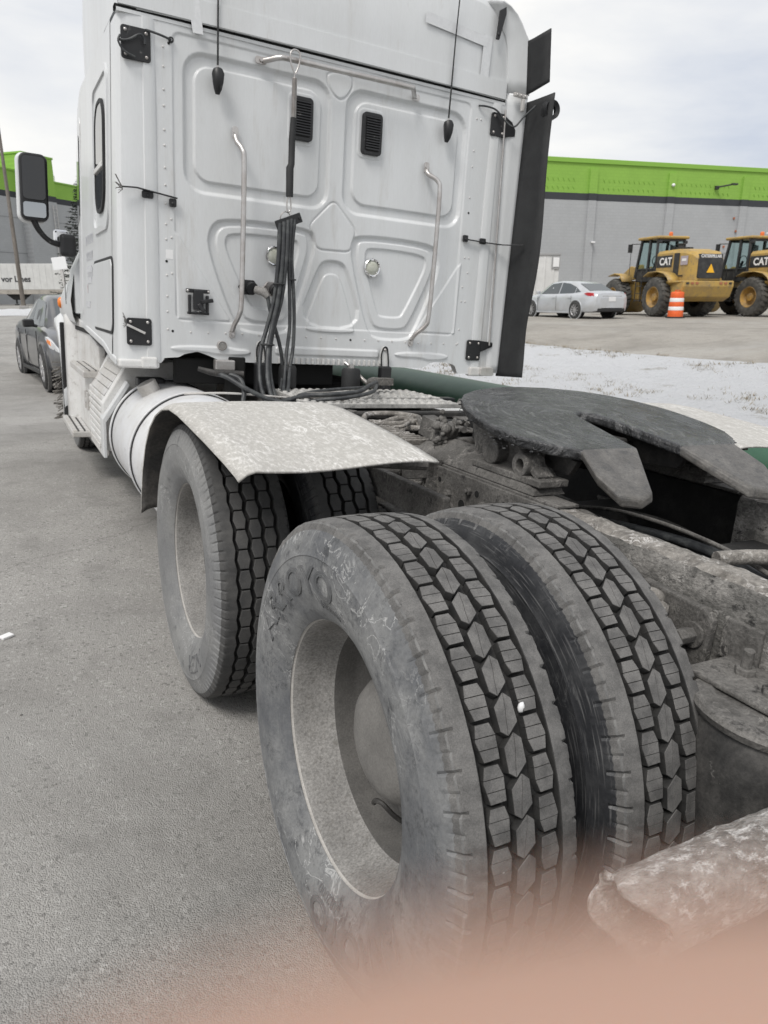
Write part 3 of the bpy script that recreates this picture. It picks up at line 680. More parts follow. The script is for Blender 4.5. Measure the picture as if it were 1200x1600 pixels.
# black dummy coupling holder (left)
mb = MB(); mb.box((-.80, YB-.02, 1.505), (.125, .012, .02)); mb.box((-.80, YB-.03, 1.46), (.05, .03, .10)); mb.box((-.845, YB-.025, 1.435), (.015, .02, .10)); mb.box((-.752, YB-.025, 1.435), (.015, .02, .10)); mb.box((-.80, YB-.025, 1.392), (.115, .02, .014)); mb.bar((-.79, YB-.045, 1.45), (-.725, YB-.045, 1.462), .016, .02); mb.bar((-.80, YB-.04, 1.44), (-.775, YB-.05, 1.40), .02, .02)
o = mb.build('coupling_holder', BLACKP, TR, bevel=.004)
b = MB(); [dome(b, x, YB-.03, z, .007) for x, z in ((-.855, 1.505), (-.745, 1.505), (-.80, 1.40), (-.85, 1.39))]; b.build('bolt', STEEL, o)
# blank white sticker
mb = MB(); mb.prism(rrect(-.958, -.922, 1.655, 1.700, .002), YB-.0015, YB-.0005, lambda u, v, t: (u, t, v)); mb.build('sticker', REFL, TR)
# latch straps hanging under the wall, one left one right, with black struts below
def latch(x, z):
    mb = MB(); mb.prism(chaikin([(x-.028, z-.13), (x-.022, z-.02), (x-.012, z), (x+.012, z), (x+.022, z-.02), (x+.030, z-.13)], 1), YB-.035, YB-.020, lambda u, v, t: (u, t, v)); o = mb.build('cab_latch', WHITE_DIRTY, TR, bevel=.003)
    b = MB(); dome(b, x, YB-.035, z-.018, .011, .01); b.build('bolt', STEEL, o)
    c_ = MB(); c_.tube([(x-.02, YB-.04, z-.115), (x-.024, YB-.04, z-.05), (x-.010, YB-.04, z-.008), (x+.012, YB-.04, z-.008), (x+.022, YB-.04, z-.05), (x+.03, YB-.04, z-.12)], .005, 6, smooth=4); c_.build('seal', BLACKR, o)
latch(.335, 1.262); latch(-.455, 1.262)
def sideplate(mb, poly): pass
# ---------------------------------------------------------------- roof cap
def roof_ring(y0, hw, zt, r, z0, n=10):
    """half-open ring from left bottom over the top to right bottom"""
    P = [(-hw-.004, z0), (-hw, z0+(zt-r-z0)*.5)]
    for k in range(n+1): a = PI-PI/2*k/n; P.append((-hw+r+r*math.cos(a), zt-r+r*math.sin(a)))
    P += [(-hw*.3, zt+.012), (0, zt+.016), (hw*.3, zt+.012)]
    for k in range(n+1): a = PI/2-PI/2*k/n; P.append((hw-r+r*math.cos(a), zt-r+r*math.sin(a)))
    P += [(hw, z0+(zt-r-z0)*.5), (hw+.004, z0)]
    return P
rings = []
for y, hw, zt, r in ((YB+.30, .60, 3.02, .2), (YB+.06, 1.04, 3.20, .26), (YB+.005, 1.085, 3.225, .26), (YB+.02, 1.12, 3.265, .27), (YB+.10, 1.158, 3.32, .26), (YB+.4, 1.160, 3.42, .24), (YB+1.2, 1.135, 3.66, .26), (YB+2.3, 1.04, 3.86, .28), (YB+2.9, .98, 3.80, .3), (YB+3.3, .9, 3.5, .3)):
    rings.append([(x, y, z) for x, z in roof_ring(y, hw, zt, r, 2.752)])
mb = MB(); mb.grid(rings[2:]); rf = mb.build('roof', WHITE, TR, smooth=50)
# back face of the roof cap, gently bowed, rounded into the ring
P0 = roof_ring(0, 1.085, 3.225, .26, 2.752)
G = []
for k in np.linspace(0, 1, 14):
    G.append([(x*k if True else 0, YB+.005-.018*(1-k*k)-.012*math.sin(PI*k), 2.752+(z-2.752)*(k if z > 2.76 else k)) for x, z in P0])
mb = MB(); mb.grid(G); mb.build('roof_back', WHITE, rf, smooth=60)
# lower band step of the cap and dark gap line
mb = MB(); mb.prism([(-1.165, 2.752), (-1.16, 2.86), (1.10, 2.86), (1.105, 2.752)], YB-.006, YB+.03, lambda u, v, t: (u, t-.016*(1-(u/1.13)**2), v)) if False else None
def strip(x0, x1, z0, z1, y, mat, name, n=30, th=.01, bow=.016, par=None):
    mb = MB(); F = [[(x, y-bow*(1-(x/1.13)**2), z) for x in np.linspace(x0, x1, n)] for z in (z0, z1)]
    B = [[(x, y+th-bow*(1-(x/1.13)**2), z) for x in np.linspace(x0, x1, n)] for z in (z1, z0)]
    mb.grid(F+B+[F[0]]); return mb.build(name, mat, par or TR, smooth=35)
strip(-1.155, 1.075, 2.756, 2.850, YB-.012, WHITE, 'roof_band', par=rf, th=.03)
strip(-1.170, 1.085, 2.738, 2.757, YB+.004, HOLE, 'roof_gap', bow=0, th=.05, par=rf)
strip(-1.165, 1.08, 2.726, 2.741, YB-.006, WHITE, 'wall_top_rail', bow=.0, th=.03, par=rf)
# pieces of clear tape
def tape(poly, y):
    mb = MB(); mb.prism(poly, y, y+.0015, lambda u, v, t: (u, t-.030*(1-(u/1.1)**2)+.0, v)); mb.build('tape', TAPE, rf)
TAPE = M('clear_tape', (.66, .67, .68), (.60, .61, .62), .5, 30, .2, fine=80, fv=.04, rough=.25, bump=.05)
tape([(.475, 3.085), (.905, 3.055), (.90, 3.00), (.47, 3.03)], YB-.008)
tape([(.88, 3.065), (.94, 3.06), (.93, 2.78), (.87, 2.775)], YB-.007)
tape([(-.85, 2.90), (-.79, 2.90), (-.765, 2.705), (-.815, 2.705)], YB-.006)

# ---------------------------------------------------------------- left and right cab sides
def side_x(y, z):  # outer half width of the cab side
    t = (y-YB)
    w = 1.208-inset(z)-.075*max(0, (y-4.3)/1.0)**1.2
    if y > 5.2: w += .0
    return w
def cabside(side):
    ys = np.concatenate([np.linspace(YB+.2, 4.45, 30), np.linspace(4.5, 5.6, 12)]); G = []
    for y in ys:
        zb = np.interp(y, [YB, 3.0, 3.3, 4.1, 5.6], [1.155, 1.15, 1.20, 1.25, 1.28]); zt = 2.745
        col = []
        for t in np.linspace(0, 1, 26):
            z = zb+(zt-zb)*t; x = side_x(y, z)
            if t < .06: x += .004
            col.append((x*side, y, z))
        G.append(col)
    mb = MB(); mb.grid(G, flip=side > 0); o = mb.build('cab_side', WHITE, TR, smooth=40)
    # rolled skirt under the side
    sk = MB(); pts = [(side*1.200, YB+.10, 1.120), (side*1.203, 3.00, 1.135), (side*1.203, 3.3, 1.185), (side*1.203, 4.1, 1.238), (side*1.18, 4.7, 1.26)]
    for a, b in zip(pts[:-1], pts[1:]): sk.bar(a, b, .022, .045)
    if side < 0: sk.build('side_skirt', WHITE, o, bevel=.012, seg=3)
    # sleeper window: recess, frame, glass, sliding pane
    def fx(z, d=0, y=3): return side*(side_x(y, z)+d)
    def ring(y0, y1, z0, z1, r, d0, d1, w, mat, name, par):
        A_ = rrect(y0, y1, z0, z1, r, 5); B_ = rrect(y0+w, y1-w, z0+w, z1-w, max(r-w, .004), 5); m_ = MB()
        n = len(A_); vs = [(fx(v, d0), u, v) for u, v in A_]+[(fx(v, d1), u, v) for u, v in A_]+[(fx(v, d1), u, v) for u, v in B_]+[(fx(v, d0), u, v) for u, v in B_]
        fs = []
        for k in range(3):
            for i in range(n): fs.append((k*n+i, k*n+(i+1) % n, (k+1)*n+(i+1) % n, (k+1)*n+i))
        m_.add(vs, fs); return m_.build(name, mat, par, smooth=40)
    ring(3.04, 3.66, 1.80, 2.60, .10, -.01, .010, .035, WHITE, 'window_surround', o)
    ring(3.16, 3.52, 1.90, 2.47, .14, -.01, .014, .020, BLACKR, 'window_frame', o)
    m_ = MB(); m_.prism(rrect(3.17, 3.51, 1.92, 2.45, .13, 5), .006, .011, lambda u, v, t: (fx(v, t), u, v)); m_.build('window_pane', GLASSD, o)
    m_ = MB(); m_.box((side*(side_x(3, 2.1)+.014), 3.34, 2.13), (.012, .33, .026)); m_.build('window_bar', WHITE_DIRTY, o, bevel=.003)
    # luggage door: dark seam ring and proud panel
    ring(2.915, 3.70, 1.255, 1.655, .06, -.01, .006, .016, BLACKR, 'door_seal', o)
    m_ = MB(); m_.prism(rrect(2.93, 3.685, 1.27, 1.64, .05, 5), -.008, .010, lambda u, v, t: (fx(v, t), u, v)); m_.build('luggage_door', WHITE, o, bevel=.004)
    # embossed rib above the window surround, and cab door
    m_ = MB(); m_.prism(rrect(4.40, 5.52, 1.32, 2.60, .06, 5), -.004, .006, lambda u, v, t: (fx(v, t, u), u, v)); m_.build('cab_door', WHITE, o, bevel=.006)
    m_ = MB(); m_.prism(rrect(4.55, 5.42, 2.0, 2.52, .06, 5), .006, .010, lambda u, v, t: (fx(v, t, u), u, v)); m_.build('door_window', GLASSD, o)
    for k, (yy, zz) in enumerate(((3.95, 1.62), (3.95, 1.55), (4.05, 1.40))):
        m_ = MB(); m_.box((side*(side_x(3, zz)+.002), yy, zz), (.002, .22, .04)); m_.build('faded_decal', FADED, o)
    return o
FADED = M('faded_decal_print', (.46, .48, .52), (.58, .58, .58), .5, 60, .1, fv=.1, bump=0)
FADEDR = M('faded_red_print', (.50, .42, .44), (.58, .56, .56), .5, 60, .1, fv=.1, bump=0)
SL = cabside(-1); cabside(1)
# faded door lettering, unreadable ghost of removed stickers on the left side
for (y, z, l, m) in ((3.92, 1.80, .42, FADED), (3.92, 1.70, .36, FADED), (3.90, 1.60, .30, FADED), (4.02, 1.50, .10, FADEDR)):
    m_ = MB()
    for k in range(int(l/.06)): m_.box((-side_x(3, z)-.002, y+l/2-k*.06, z), (.001, .035, .055))
    o = m_.build('faded_decal', m, SL); o['kind'] = 'stuff'
# roof side / windscreen / hood: simple lofts, seen edge-on along the left side
def loft(name, secs, mat, par, smooth=50, n=None):
    mb = MB(); mb.grid(secs); mb.add([secs[0][i] for i in range(len(secs[0]))], [tuple(range(len(secs[0])))]); mb.add([secs[-1][i] for i in range(len(secs[-1]))], [tuple(range(len(secs[-1])))]); return mb.build(name, mat, par, smooth=smooth)
hs_ = []
for y, hw, zt, zb in ((5.3, 1.16, 1.95, 1.32), (5.6, 1.17, 1.93, 1.33), (6.0, 1.14, 1.86, 1.34), (6.5, 1.08, 1.76, 1.32), (7.0, 1.00, 1.64, 1.2), (7.4, .86, 1.50, 1.0), (7.6, .70, 1.30, .9)):
    hs_.append([(-hw, y, zb), (-hw-.0, y, zb+(zt-zb)*.55), (-hw*.93, y, zt-.10), (-hw*.75, y, zt-.01), (0, y, zt+.03), (hw*.75, y, zt-.01), (hw*.93, y, zt-.10), (hw, y, zb+(zt-zb)*.55), (hw, y, zb)])
loft('hood', hs_, WHITE, TR, 45)
# front wings over the steer wheels
for s in (-1, 1):
    G = []
    for k, a in enumerate(np.linspace(-.35, PI*.50, 22)):
        R1 = .64; cy, cz = 6.45, .62
        y = cy-R1*math.cos(a)*1.05; z = cz+R1*math.sin(a)*1.05
        G.append([(s*.62, y, z+.05), (s*1.00, y, z+.05), (s*1.18, y, z+.01), (s*1.245, y, z-.05), (s*1.250, y+.02*math.cos(a), z-.12*math.sin(a))])
    mb = MB(); mb.grid(G); o = mb.build('front_wing', WHITE, TR, smooth=45, solid=.02)
    h_ = MB(); h_.box((s*.96, 7.15, 1.0), (.25, .45, .26)); h_.build('headlamp', LENS, o, bevel=.05, seg=3)
    b = MB(); b.lathe([(s*1.205, .05), (s*1.235, .046), (s*1.25, .03), (s*1.253, .001)], 20, (0, 5.95, 1.395), 'x'); b.build('amber_marker', AMBER, o, smooth=True)
    # bulged hood flank that carries the marker lamp
    fl = MB(); G = []
    for y in np.linspace(5.35, 6.9, 14):
        t = (y-5.35)/1.55; hw = 1.185+.035*math.sin(PI*min(1, t*1.3))-.08*max(0, t-.75)
        zt = 1.74-.30*t; G.append([(s*(hw-.02), y, 1.24+.03*math.sin(t*3)), (s*hw, y, 1.30), (s*(hw+.012), y, 1.42), (s*(hw-.02), y, zt-.12), (s*(hw-.13), y, zt), (s*(hw-.35), y, zt+.05)])
    fl.grid(G); fl.build('hood_flank', WHITE, o, smooth=50)
    lv = MB(); lv.prism([(0, -.14), (.05, -.02), (.045, .10), (.0, .15), (.015, .0)], 0, .004, lambda u, v, t: (s*(1.213+t), 5.55+u*.5, 1.50+v*.8)); lv.build('hood_vent', HOLE, o)

# mirror on the left door
mb = MB(); mb.prism(rrect(-1.523, -1.330, 1.985, 2.458, .05), 5.16, 5.27, lambda u, v, t: (u+(v-2.2)*.02, t, v)); mr = mb.build('side_mirror', BLACKP, TR, bevel=.015, seg=3)
mb = MB(); mb.prism(rrect(-1.545, -1.335, 1.975, 2.475, .06), 5.265, 5.34, lambda u, v, t: (u+(v-2.2)*.02, t, v)); mb.build('mirror_shell', WHITE, mr, bevel=.03, seg=3)
MIRG = flat('mirror_glass', (.02, .021, .023), .03, spec=.7)
MIRS = flat('silver_mirror', (.36, .38, .40), .03, metal=1)
mb = MB(); mb.prism(rrect(-1.505, -1.350, 2.135, 2.435, .03), 5.150, 5.158, lambda u, v, t: (u+(v-2.2)*.02, t, v)); mb.build('mirror_pane', MIRG, mr)
mb = MB(); mb.prism(rrect(-1.505, -1.350, 2.010, 2.115, .02), 5.150, 5.158, lambda u, v, t: (u+(v-2.2)*.02, t, v)); mb.build('wide_angle_pane', MIRS, mr)
mb = MB(); mb.tube([(-1.44, 5.20, 1.99), (-1.41, 5.22, 1.93), (-1.36, 5.25, 1.875), (-1.30, 5.27, 1.845), (-1.20, 5.28, 1.835)], [.024, .022, .020, .022, .028], 12, smooth=5); mb.build('mirror_arm', BLACKP, mr, smooth=60)
mb = MB(); mb.box((-1.205, 5.26, 1.835), (.12, .10, .17)); mb.build('mirror_base', BLACKP, mr, bevel=.03, seg=3)
mb = MB(); mb.box((-1.235, 5.42, 1.90), (.12, .06, .12)); mb.build('convex_mirror', CHROME, mr, bevel=.025, seg=3)

# ---------------------------------------------------------------- right cab extender (white panel with black rubber edge)
G = []
for z in np.linspace(1.12, 2.79, 30):
    l = np.interp(z, [1.11, 1.3, 2.79], [1.125, 1.105, 1.085]); r = np.interp(z, [1.11, 2.79], [1.212, 1.232])
    G.append([(l, YB+.06, z), (l+.006, YB+.01, z), (l+.03, YB-.008, z), ((l+r)/2, YB-.012, z), (r-.02, YB-.016, z), (r, YB-.022, z)])
mb = MB(); mb.grid(G); fx_ = mb.build('cab_extender', WHITE, TR, smooth=40, solid=.012)
G = []
for z in np.linspace(1.10, 2.765, 50):
    k = np.interp(z, [1.10, 2.77], [1.212, 1.234]); wob = .010*math.sin((z-1.1)*3.1)-.022*math.exp(-((z-1.42)/.22)**2)+.012*math.exp(-((z-1.95)/.3)**2)
    G.append([(k+dx, YB-.016-dy*(1+(wob/.18 if dy > .1 else 0)), z+.012*dy/.24) for dx, dy in ((-.004, 0), (.004, .04), (.009, .085), (.010, .095), (.018, .18), (.022, .245))])
mb = MB(); mb.grid(G); mb.build('rubber_edge', BLACKR, fx_, smooth=50, solid=.008)
# upper winglet following the roof corner
G = []
for x0, x1, z in ((1.082, 1.232, 2.80), (1.078, 1.222, 2.88), (1.068, 1.208, 2.96), (1.055, 1.198, 3.04), (1.035, 1.190, 3.09), (1.01, 1.165, 3.12), (.985, 1.130, 3.165), (.955, 1.09, 3.205), (.925, 1.04, 3.235), (.90, .985, 3.25)):
    G.append([(x0, YB+.05, z-.005), (x0+.01, YB+.0, z), ((x0+x1)/2, YB-.02, z), (x1-.01, YB-.03, z), (x1, YB-.035, z)])
mb = MB(); mb.grid(G); mb.build('roof_winglet', WHITE, fx_, smooth=50, solid=.012)
G = []
for t in np.linspace(0, 1, 14):
    z = 2.80+.285*t; k = np.interp(z, [2.8, 3.09], [1.215, 1.185])
    G.append([(k+dx, YB-.025-dy, z+.035*dy/.2*(1-.4*t)) for dx, dy in ((-.002, 0), (.006, .06), (.010, .13), (.014, .195))])
mb = MB(); mb.grid(G); mb.build('rubber_edge', BLACKR, fx_, smooth=50, solid=.008)
mb = MB(); mb.prism([(.965, 3.20), (1.005, 3.225), (1.01, 3.19), (.975, 3.05), (.955, 3.05)], YB-.035, YB-.022, lambda u, v, t: (u, t, v)); dome(mb, .965, YB-.035, 3.075, .010); o = mb.build('winglet_bracket', BLACKP, fx_, bevel=.002)
mb = MB(); mb.box((1.16, YB-.045, 2.785), (.10, .02, .022)); mb.box((1.18, YB-.05, 2.735), (.022, .02, .07)); mb.build('extender_hinge', ALU, fx_, bevel=.004)
mb = MB(); [dome(mb, 1.13+.03*k, YB-.056, 2.785, .007) for k in range(3)]; mb.build('bolt', STEEL, fx_)
mb = MB(); mb.cyl((1.118, YB-.03, 1.30), (1.078, YB-.02, 2.70), .006, 8); mb.build('support_rod', STEEL, fx_, smooth=60)
mb = MB(); mb.lathe([(YB-.20, .030), (YB-.215, .052), (YB-.18, .058), (YB-.16, .05)], 24, (1.285, 0, 2.70), 'y'); mb.build('round_mirror', BLACKP, fx_, smooth=40)
mb = MB(); mb.prism(rrect(1.06, 1.17, 1.10, 1.155, .015), YB-.04, YB+.03, lambda u, v, t: (u, t, v)); mb.build('lower_bracket', ALU, fx_, bevel=.004)
# ---------------------------------------------------------------- frame rails
def rail(s):
    mb = MB()
    w = .43*s; i = s*.345
    def seg(y0, y1, zt, zb):
        mb.box((w-s*.005, (y0+y1)/2, (zt+zb)/2), (.010, y1-y0, zt-zb)); mb.box(((w+i)/2-s*.006, (y0+y1)/2, zt-.005), (abs(w-i)-.012, y1-y0, .010)); mb.box(((w+i)/2-s*.006, (y0+y1)/2, zb+.005), (abs(w-i)-.012, y1-y0, .010))
    seg(.235, 6.9, .948, .665)
    o = mb.build('frame_rail', MUD, TR, bevel=.003)
    # rear part is thicker, its rounded top caked in pale mud
    nz2 = 60; G = []
    for y in np.linspace(-.90, .225, 150):
        col = []
        for (x, z) in ((.440, .62), (.446, .70), (.447, .80), (.447, .87), (.444, .905), (.436, .928), (.420, .938), (.395, .941), (.370, .940), (.352, .932), (.345, .915), (.343, .86), (.343, .66)):
            d = .006*noise.noise(Vector((x*30, y*14, z*30)))+.0045*noise.noise(Vector((x*80, y*45, z*80)))+.002*noise.noise(Vector((x*200, y*130, z*200)))
            col.append((s*(x+d), y, z+d))
        G.append(col)
    m2 = MB(); m2.grid([g[:6] for g in G], flip=s < 0); m2.grid([g[9:] for g in G], flip=s < 0); m2.add(G[0], [tuple(range(13))]); m2.add(G[-1], [tuple(range(13))]); r_ = m2.build('rail_rear_section', RAILR, o, smooth=60); m2 = MB(); m2.grid([g[5:10] for g in G], flip=s < 0); m2.build('mud_crust', MUDL, r_, smooth=60)
    return o
RAILR = M('rail_mud_streaked', (.12, .116, .108), (.25, .24, .225), .44, 14, .10, 150, .45, .8, 0, .7, .005, c3=(.03, .029, .028), amt3=.32, ds3=50, st=(1, .6, 1))
add_veins(RAILR, (.55, .53, .50), 20, .03, .5)
RL = rail(-1); rail(1)
# outer reinforcement with bolt holes
mb = MB(); mb.box((-.443, .70, .868), (.012, .93, .150)); rp = mb.build('rail_plate', MUD, RL, bevel=.002)
for y, z, r in ((1.02, .90, .012), (.96, .885, .012), (.84, .86, .014), (.80, .90, .009), (.66, .845, .017), (.58, .90, .011), (.50, .845, .013), (.44, .90, .010), (.36, .85, .014), (.30, .84, .010)):
    mb = MB(); mb.cyl((-.4505, y, z), (-.440, y, z), r, 14); mb.build('bolt_hole', HOLE, rp)
for y, z, r in ((.90, .90, .016), (.74, .86, .019), (.62, .90, .014), (.40, .86, .018), (.54, .875, .012)):
    mb = MB(); mb.cyl((-.449, y, z), (-.462, y, z), r, 6); mb.cyl((-.46, y, z), (-.470, y, z), r*.55, 10); mb.build('frame_bolt', MUD, rp, bevel=.002)
# fifth wheel mounting angles and slide rack
for s in (-1, 1):
    mb = MB()
    G = []
    for y in np.linspace(.34, 1.02, 26):
        e_ = min(1, (y-.34)/.05); q = .003*noise.noise(Vector((y*20, s, 0)))
        G.append([(s*.425, y, .951), (s*(.420+q), y, .968), (s*.395, y, .985*e_+.955*(1-e_)+q), (s*.345, y, 1.012*e_+.96*(1-e_)+q), (s*.315, y, 1.016*e_+.96*(1-e_)), (s*.305, y, .951)])
    mb.grid(G); mb.add(G[0], [tuple(range(6))]); mb.add(G[-1], [tuple(range(6))]); o = mb.build('mounting_angle', MUD, TR, smooth=50)
    for k in range(9):
        r_ = MB(); r_.box((s*.365, 1.10+k*.042, .975), (.115, .018, .022)); r_.build('rack_tooth', MUDL, o, bevel=.004)
    r_ = MB(); r_.box((s*.365, 1.27, .958), (.14, .42, .014)); r_.build('slide_rack', MUD, o, bevel=.003)

# ---------------------------------------------------------------- fifth wheel
KP = Vector((.01, .625, 1.147)); SLOPE = .145
def PZ(y): return KP.z+SLOPE*(y-KP.y)
def grease():
    m = M('black_grease', (.022, .0225, .024), (.055, .056, .058), .5, 7, .2, 150, .25, .15, 0, .25, .003, c3=(.12, .12, .12), amt3=.22, ds3=24, drough=.36)
    t = m.node_tree; N = t.nodes; lk = t.links.new; b = N['Principled BSDF']
    co = N.new('ShaderNodeTexCoord'); sp_ = N.new('ShaderNodeSeparateXYZ'); n0 = N.new('ShaderNodeTexNoise'); n0.inputs['Scale'].default_value = 3.5; n0.inputs['Detail'].default_value = 4; lk(co.outputs['Object'], n0.inputs['Vector'])
    v0 = N.new('ShaderNodeMixRGB'); v0.blend_type = 'ADD'; v0.inputs[0].default_value = .16; lk(co.outputs['Object'], v0.inputs[1]); lk(n0.outputs['Color'], v0.inputs[2]); lk(v0.outputs[0], sp_.inputs[0])
    at = N.new('ShaderNodeMath'); at.operation = 'ARCTAN2'; lk(sp_.outputs['X'], at.inputs[0]); lk(sp_.outputs['Y'], at.inputs[1])
    cx = N.new('ShaderNodeCombineXYZ'); lk(sp_.outputs['X'], cx.inputs[0]); lk(sp_.outputs['Y'], cx.inputs[1]); ln = N.new('ShaderNodeVectorMath'); ln.operation = 'LENGTH'; lk(cx.outputs[0], ln.inputs[0])
    m1 = N.new('ShaderNodeMath'); m1.operation = 'MULTIPLY'; m1.inputs[1].default_value = 62; lk(ln.outputs['Value'], m1.inputs[0]); m2 = N.new('ShaderNodeMath'); m2.operation = 'MULTIPLY'; m2.inputs[1].default_value = 2.2; lk(at.outputs[0], m2.inputs[0])
    c2 = N.new('ShaderNodeCombineXYZ'); lk(m1.outputs[0], c2.inputs[0]); lk(m2.outputs[0], c2.inputs[1])
    sw = N.new('ShaderNodeTexNoise'); sw.inputs['Scale'].default_value = 1; sw.inputs['Detail'].default_value = 5; sw.inputs['Roughness'].default_value = .62; lk(c2.outputs[0], sw.inputs['Vector'])
    n2 = N.new('ShaderNodeTexNoise'); n2.inputs['Scale'].default_value = 11; n2.inputs['Detail'].default_value = 9; n2.inputs['Distortion'].default_value = 1.2; lk(co.outputs['Object'], n2.inputs['Vector'])
    ad = N.new('ShaderNodeMath'); ad.operation = 'MULTIPLY_ADD'; lk(n2.outputs['Fac'], ad.inputs[0]); ad.inputs[1].default_value = .8; lk(sw.outputs['Fac'], ad.inputs[2])
    bn = N.new('ShaderNodeBump'); bn.inputs['Strength'].default_value = 1; bn.inputs['Distance'].default_value = .020; lk(ad.outputs[0], bn.inputs['Height'])
    old = b.inputs['Normal'].links[0].from_node; lk(bn.outputs[0], old.inputs['Normal'])
    src = b.inputs['Base Color'].links[0].from_socket
    r = N.new('ShaderNodeMapRange'); r.inputs['From Min'].default_value = .54; r.inputs['From Max'].default_value = .64; r.inputs['To Max'].default_value = .5; lk(sw.outputs['Fac'], r.inputs['Value'])
    mx = N.new('ShaderNodeMixRGB'); lk(r.outputs[0], mx.inputs[0]); lk(src, mx.inputs[1]); mx.inputs[2].default_value = (.19, .19, .19, 1); lk(mx.outputs[0], b.inputs['Base Color'])  # pale swirl streaks paint a glossy sheen into the grease colour
    return m
GREASE = grease()
def P5(x, y, dz=0): return (x-KP.x, y-KP.y, PZ(y)+dz-KP.z)
top = [(-.33, .275), (-.405, .335), (-.455, .41), (-.470, .50), (-.465, .60), (-.440, .70), (-.395, .80), (-.33, .88), (-.24, .94), (-.12, .985), (.0, 1.00), (.13, .99), (.26, .95), (.36, .885), (.43, .80), (.475, .70), (.490, .60), (.485, .50), (.465, .41), (.415, .335), (.345, .275),
       (.085, .275), (.078, .38), (.068, .50), (.058, .585), (.035, .632), (.005, .645), (-.025, .632), (-.045, .585), (-.062, .50), (-.085, .38), (-.105, .275)]
def smooth_open(p, n=2): return chaikin(p, n)
bm = bmesh.new()
vs = [bm.verts.new(P5(x, y)) for x, y in top]; f = bm.faces.new(vs)
# ramps bent down from the crease
def ramp(a, b, tipa, tipb):  # crease points a (outer), b (inner) ; tips in world coords
    A_, B_ = [v for v in vs if (v.co-Vector(P5(*a))).length < 1e-4][0], [v for v in vs if (v.co-Vector(P5(*b))).length < 1e-4][0]
    ta = bm.verts.new(Vector(tipa)-KP); tb = bm.verts.new(Vector(tipb)-KP); 
    mid_a = bm.verts.new((A_.co*.45+ta.co*.55)+Vector(((A_.co.x-B_.co.x)*.10, 0, .004))); tc = bm.verts.new((ta.co+tb.co)/2+Vector((0, -.02, -.008)))
    bm.faces.new([A_, B_, tb, tc, ta, mid_a]) 
ramp((-.33, .275), (-.105, .275), (-.345, .095, 1.005), (-.235, .085, 1.015))
ramp((.345, .275), (.085, .275), (.325, .085, 1.005), (.175, .075, 1.005))
bmesh.ops.recalc_face_normals(bm, faces=bm.faces)
for f in bm.faces:
    if f.normal.z < 0: f.normal_flip()
geo = bmesh.ops.extrude_face_region(bm, geom=list(bm.faces))
dn = [g for g in geo['geom'] if isinstance(g, bmesh.types.BMVert)]
for v in dn: v.co.z -= .034; v.co.x += (-.0 if abs(v.co.x) < .12 else (.010 if v.co.x < 0 else -.010))
for f in [g for g in geo['geom'] if isinstance(g, bmesh.types.BMFace)]: f.normal_flip()
bmesh.ops.recalc_face_normals(bm, faces=bm.faces)
me = bpy.data.meshes.new('top_plate'); bm.to_mesh(me); bm.free(); me.materials.append(GREASE)
me.materials.append(M('pale_grease_ramp', (.075, .071, .066), (.135, .128, .118), .5, 14, .2, 140, .3, .5, 0, .5, .003, c3=(.05, .05, .05), amt3=.3, ds3=30))
for p in me.polygons:
    if p.center.y < -.36: p.material_index = 1
FW = empty('fifth_wheel', KP, 0, TR)
o = bpy.data.objects.new('top_plate', me); COL.objects.link(o); o.parent = FW
md = o.modifiers.new('b', 'BEVEL'); md.width = .010; md.segments = 3; md.limit_method = 'ANGLE'; md.angle_limit = .5
# lumps of squeezed-out grease along the rim
mb = MB()
for k in range(160):
    i = random.random()*20.0; a = top[int(i)]; b = top[int(i)+1]; t = i-int(i); x = a[0]+(b[0]-a[0])*t; y = a[1]+(b[1]-a[1])*t
    r = random.uniform(.002, .007); stone(mb, P5(x*1.0, y, -random.uniform(.004, .05)), r*.62, (1.6, 1.6, .7), k)
g_ = mb.build('grease_lump', GREASE, FW, smooth=True); g_['kind'] = 'stuff'
def wld(l): return [tuple(Vector(p)-KP) for p in l]
# pedestal arms, pivot bosses and cross tube below
for s in (-1, 1):
    mb = MB(); mb.prism([(y-KP.y, z-KP.z) for y, z in ((.42, 1.08), (.78, 1.12), (.74, 1.00), (.66, .965), (.50, .965), (.45, 1.0))], s*.335-KP.x-.02, s*.335-KP.x+.02, lambda u, v, t: (t, u, v))
    mb.cyl((s*.30-KP.x, .60-KP.y, 1.035-KP.z), (s*.40-KP.x, .60-KP.y, 1.035-KP.z), .042, 18)
    mb.box((s*.36-KP.x, .50-KP.y, .985-KP.z), (.11, .34, .022)); mb.bar((s*.37-KP.x, .36-KP.y, .995-KP.z), (s*.37-KP.x, .46-KP.y, 1.06-KP.z), .06, .02)
    mb.build('pedestal', MUD, FW, bevel=.004, smooth=40)
    mb = MB(); mb.lathe([(s*.345-KP.x, .018), (s*.345-KP.x, .036), (s*.415-KP.x, .036), (s*.415-KP.x, .018), (s*.345-KP.x, .018)], 20, (0, .43-KP.y, 1.025-KP.z), 'x'); mb.build('pivot_ring', MUD, FW, bevel=.002, smooth=40)
mb = MB()
for x in (-.30, -.16, .16, .30): mb.prism([(u-KP.y, PZ(u)-.045-KP.z+v) for u, v in ((.30, 0), (.90, 0), (.84, -.06), (.5, -.085), (.33, -.05))], x-.012-KP.x, x+.012-KP.x, lambda u, v, t: (t, u, v))
mb.box((0-KP.x, .82-KP.y, 1.08-KP.z), (.62, .02, .09)); mb.box((0-KP.x, .55-KP.y, 1.03-KP.z), (.60, .05, .07))
mb.build('plate_rib', DARK, FW, bevel=.003)
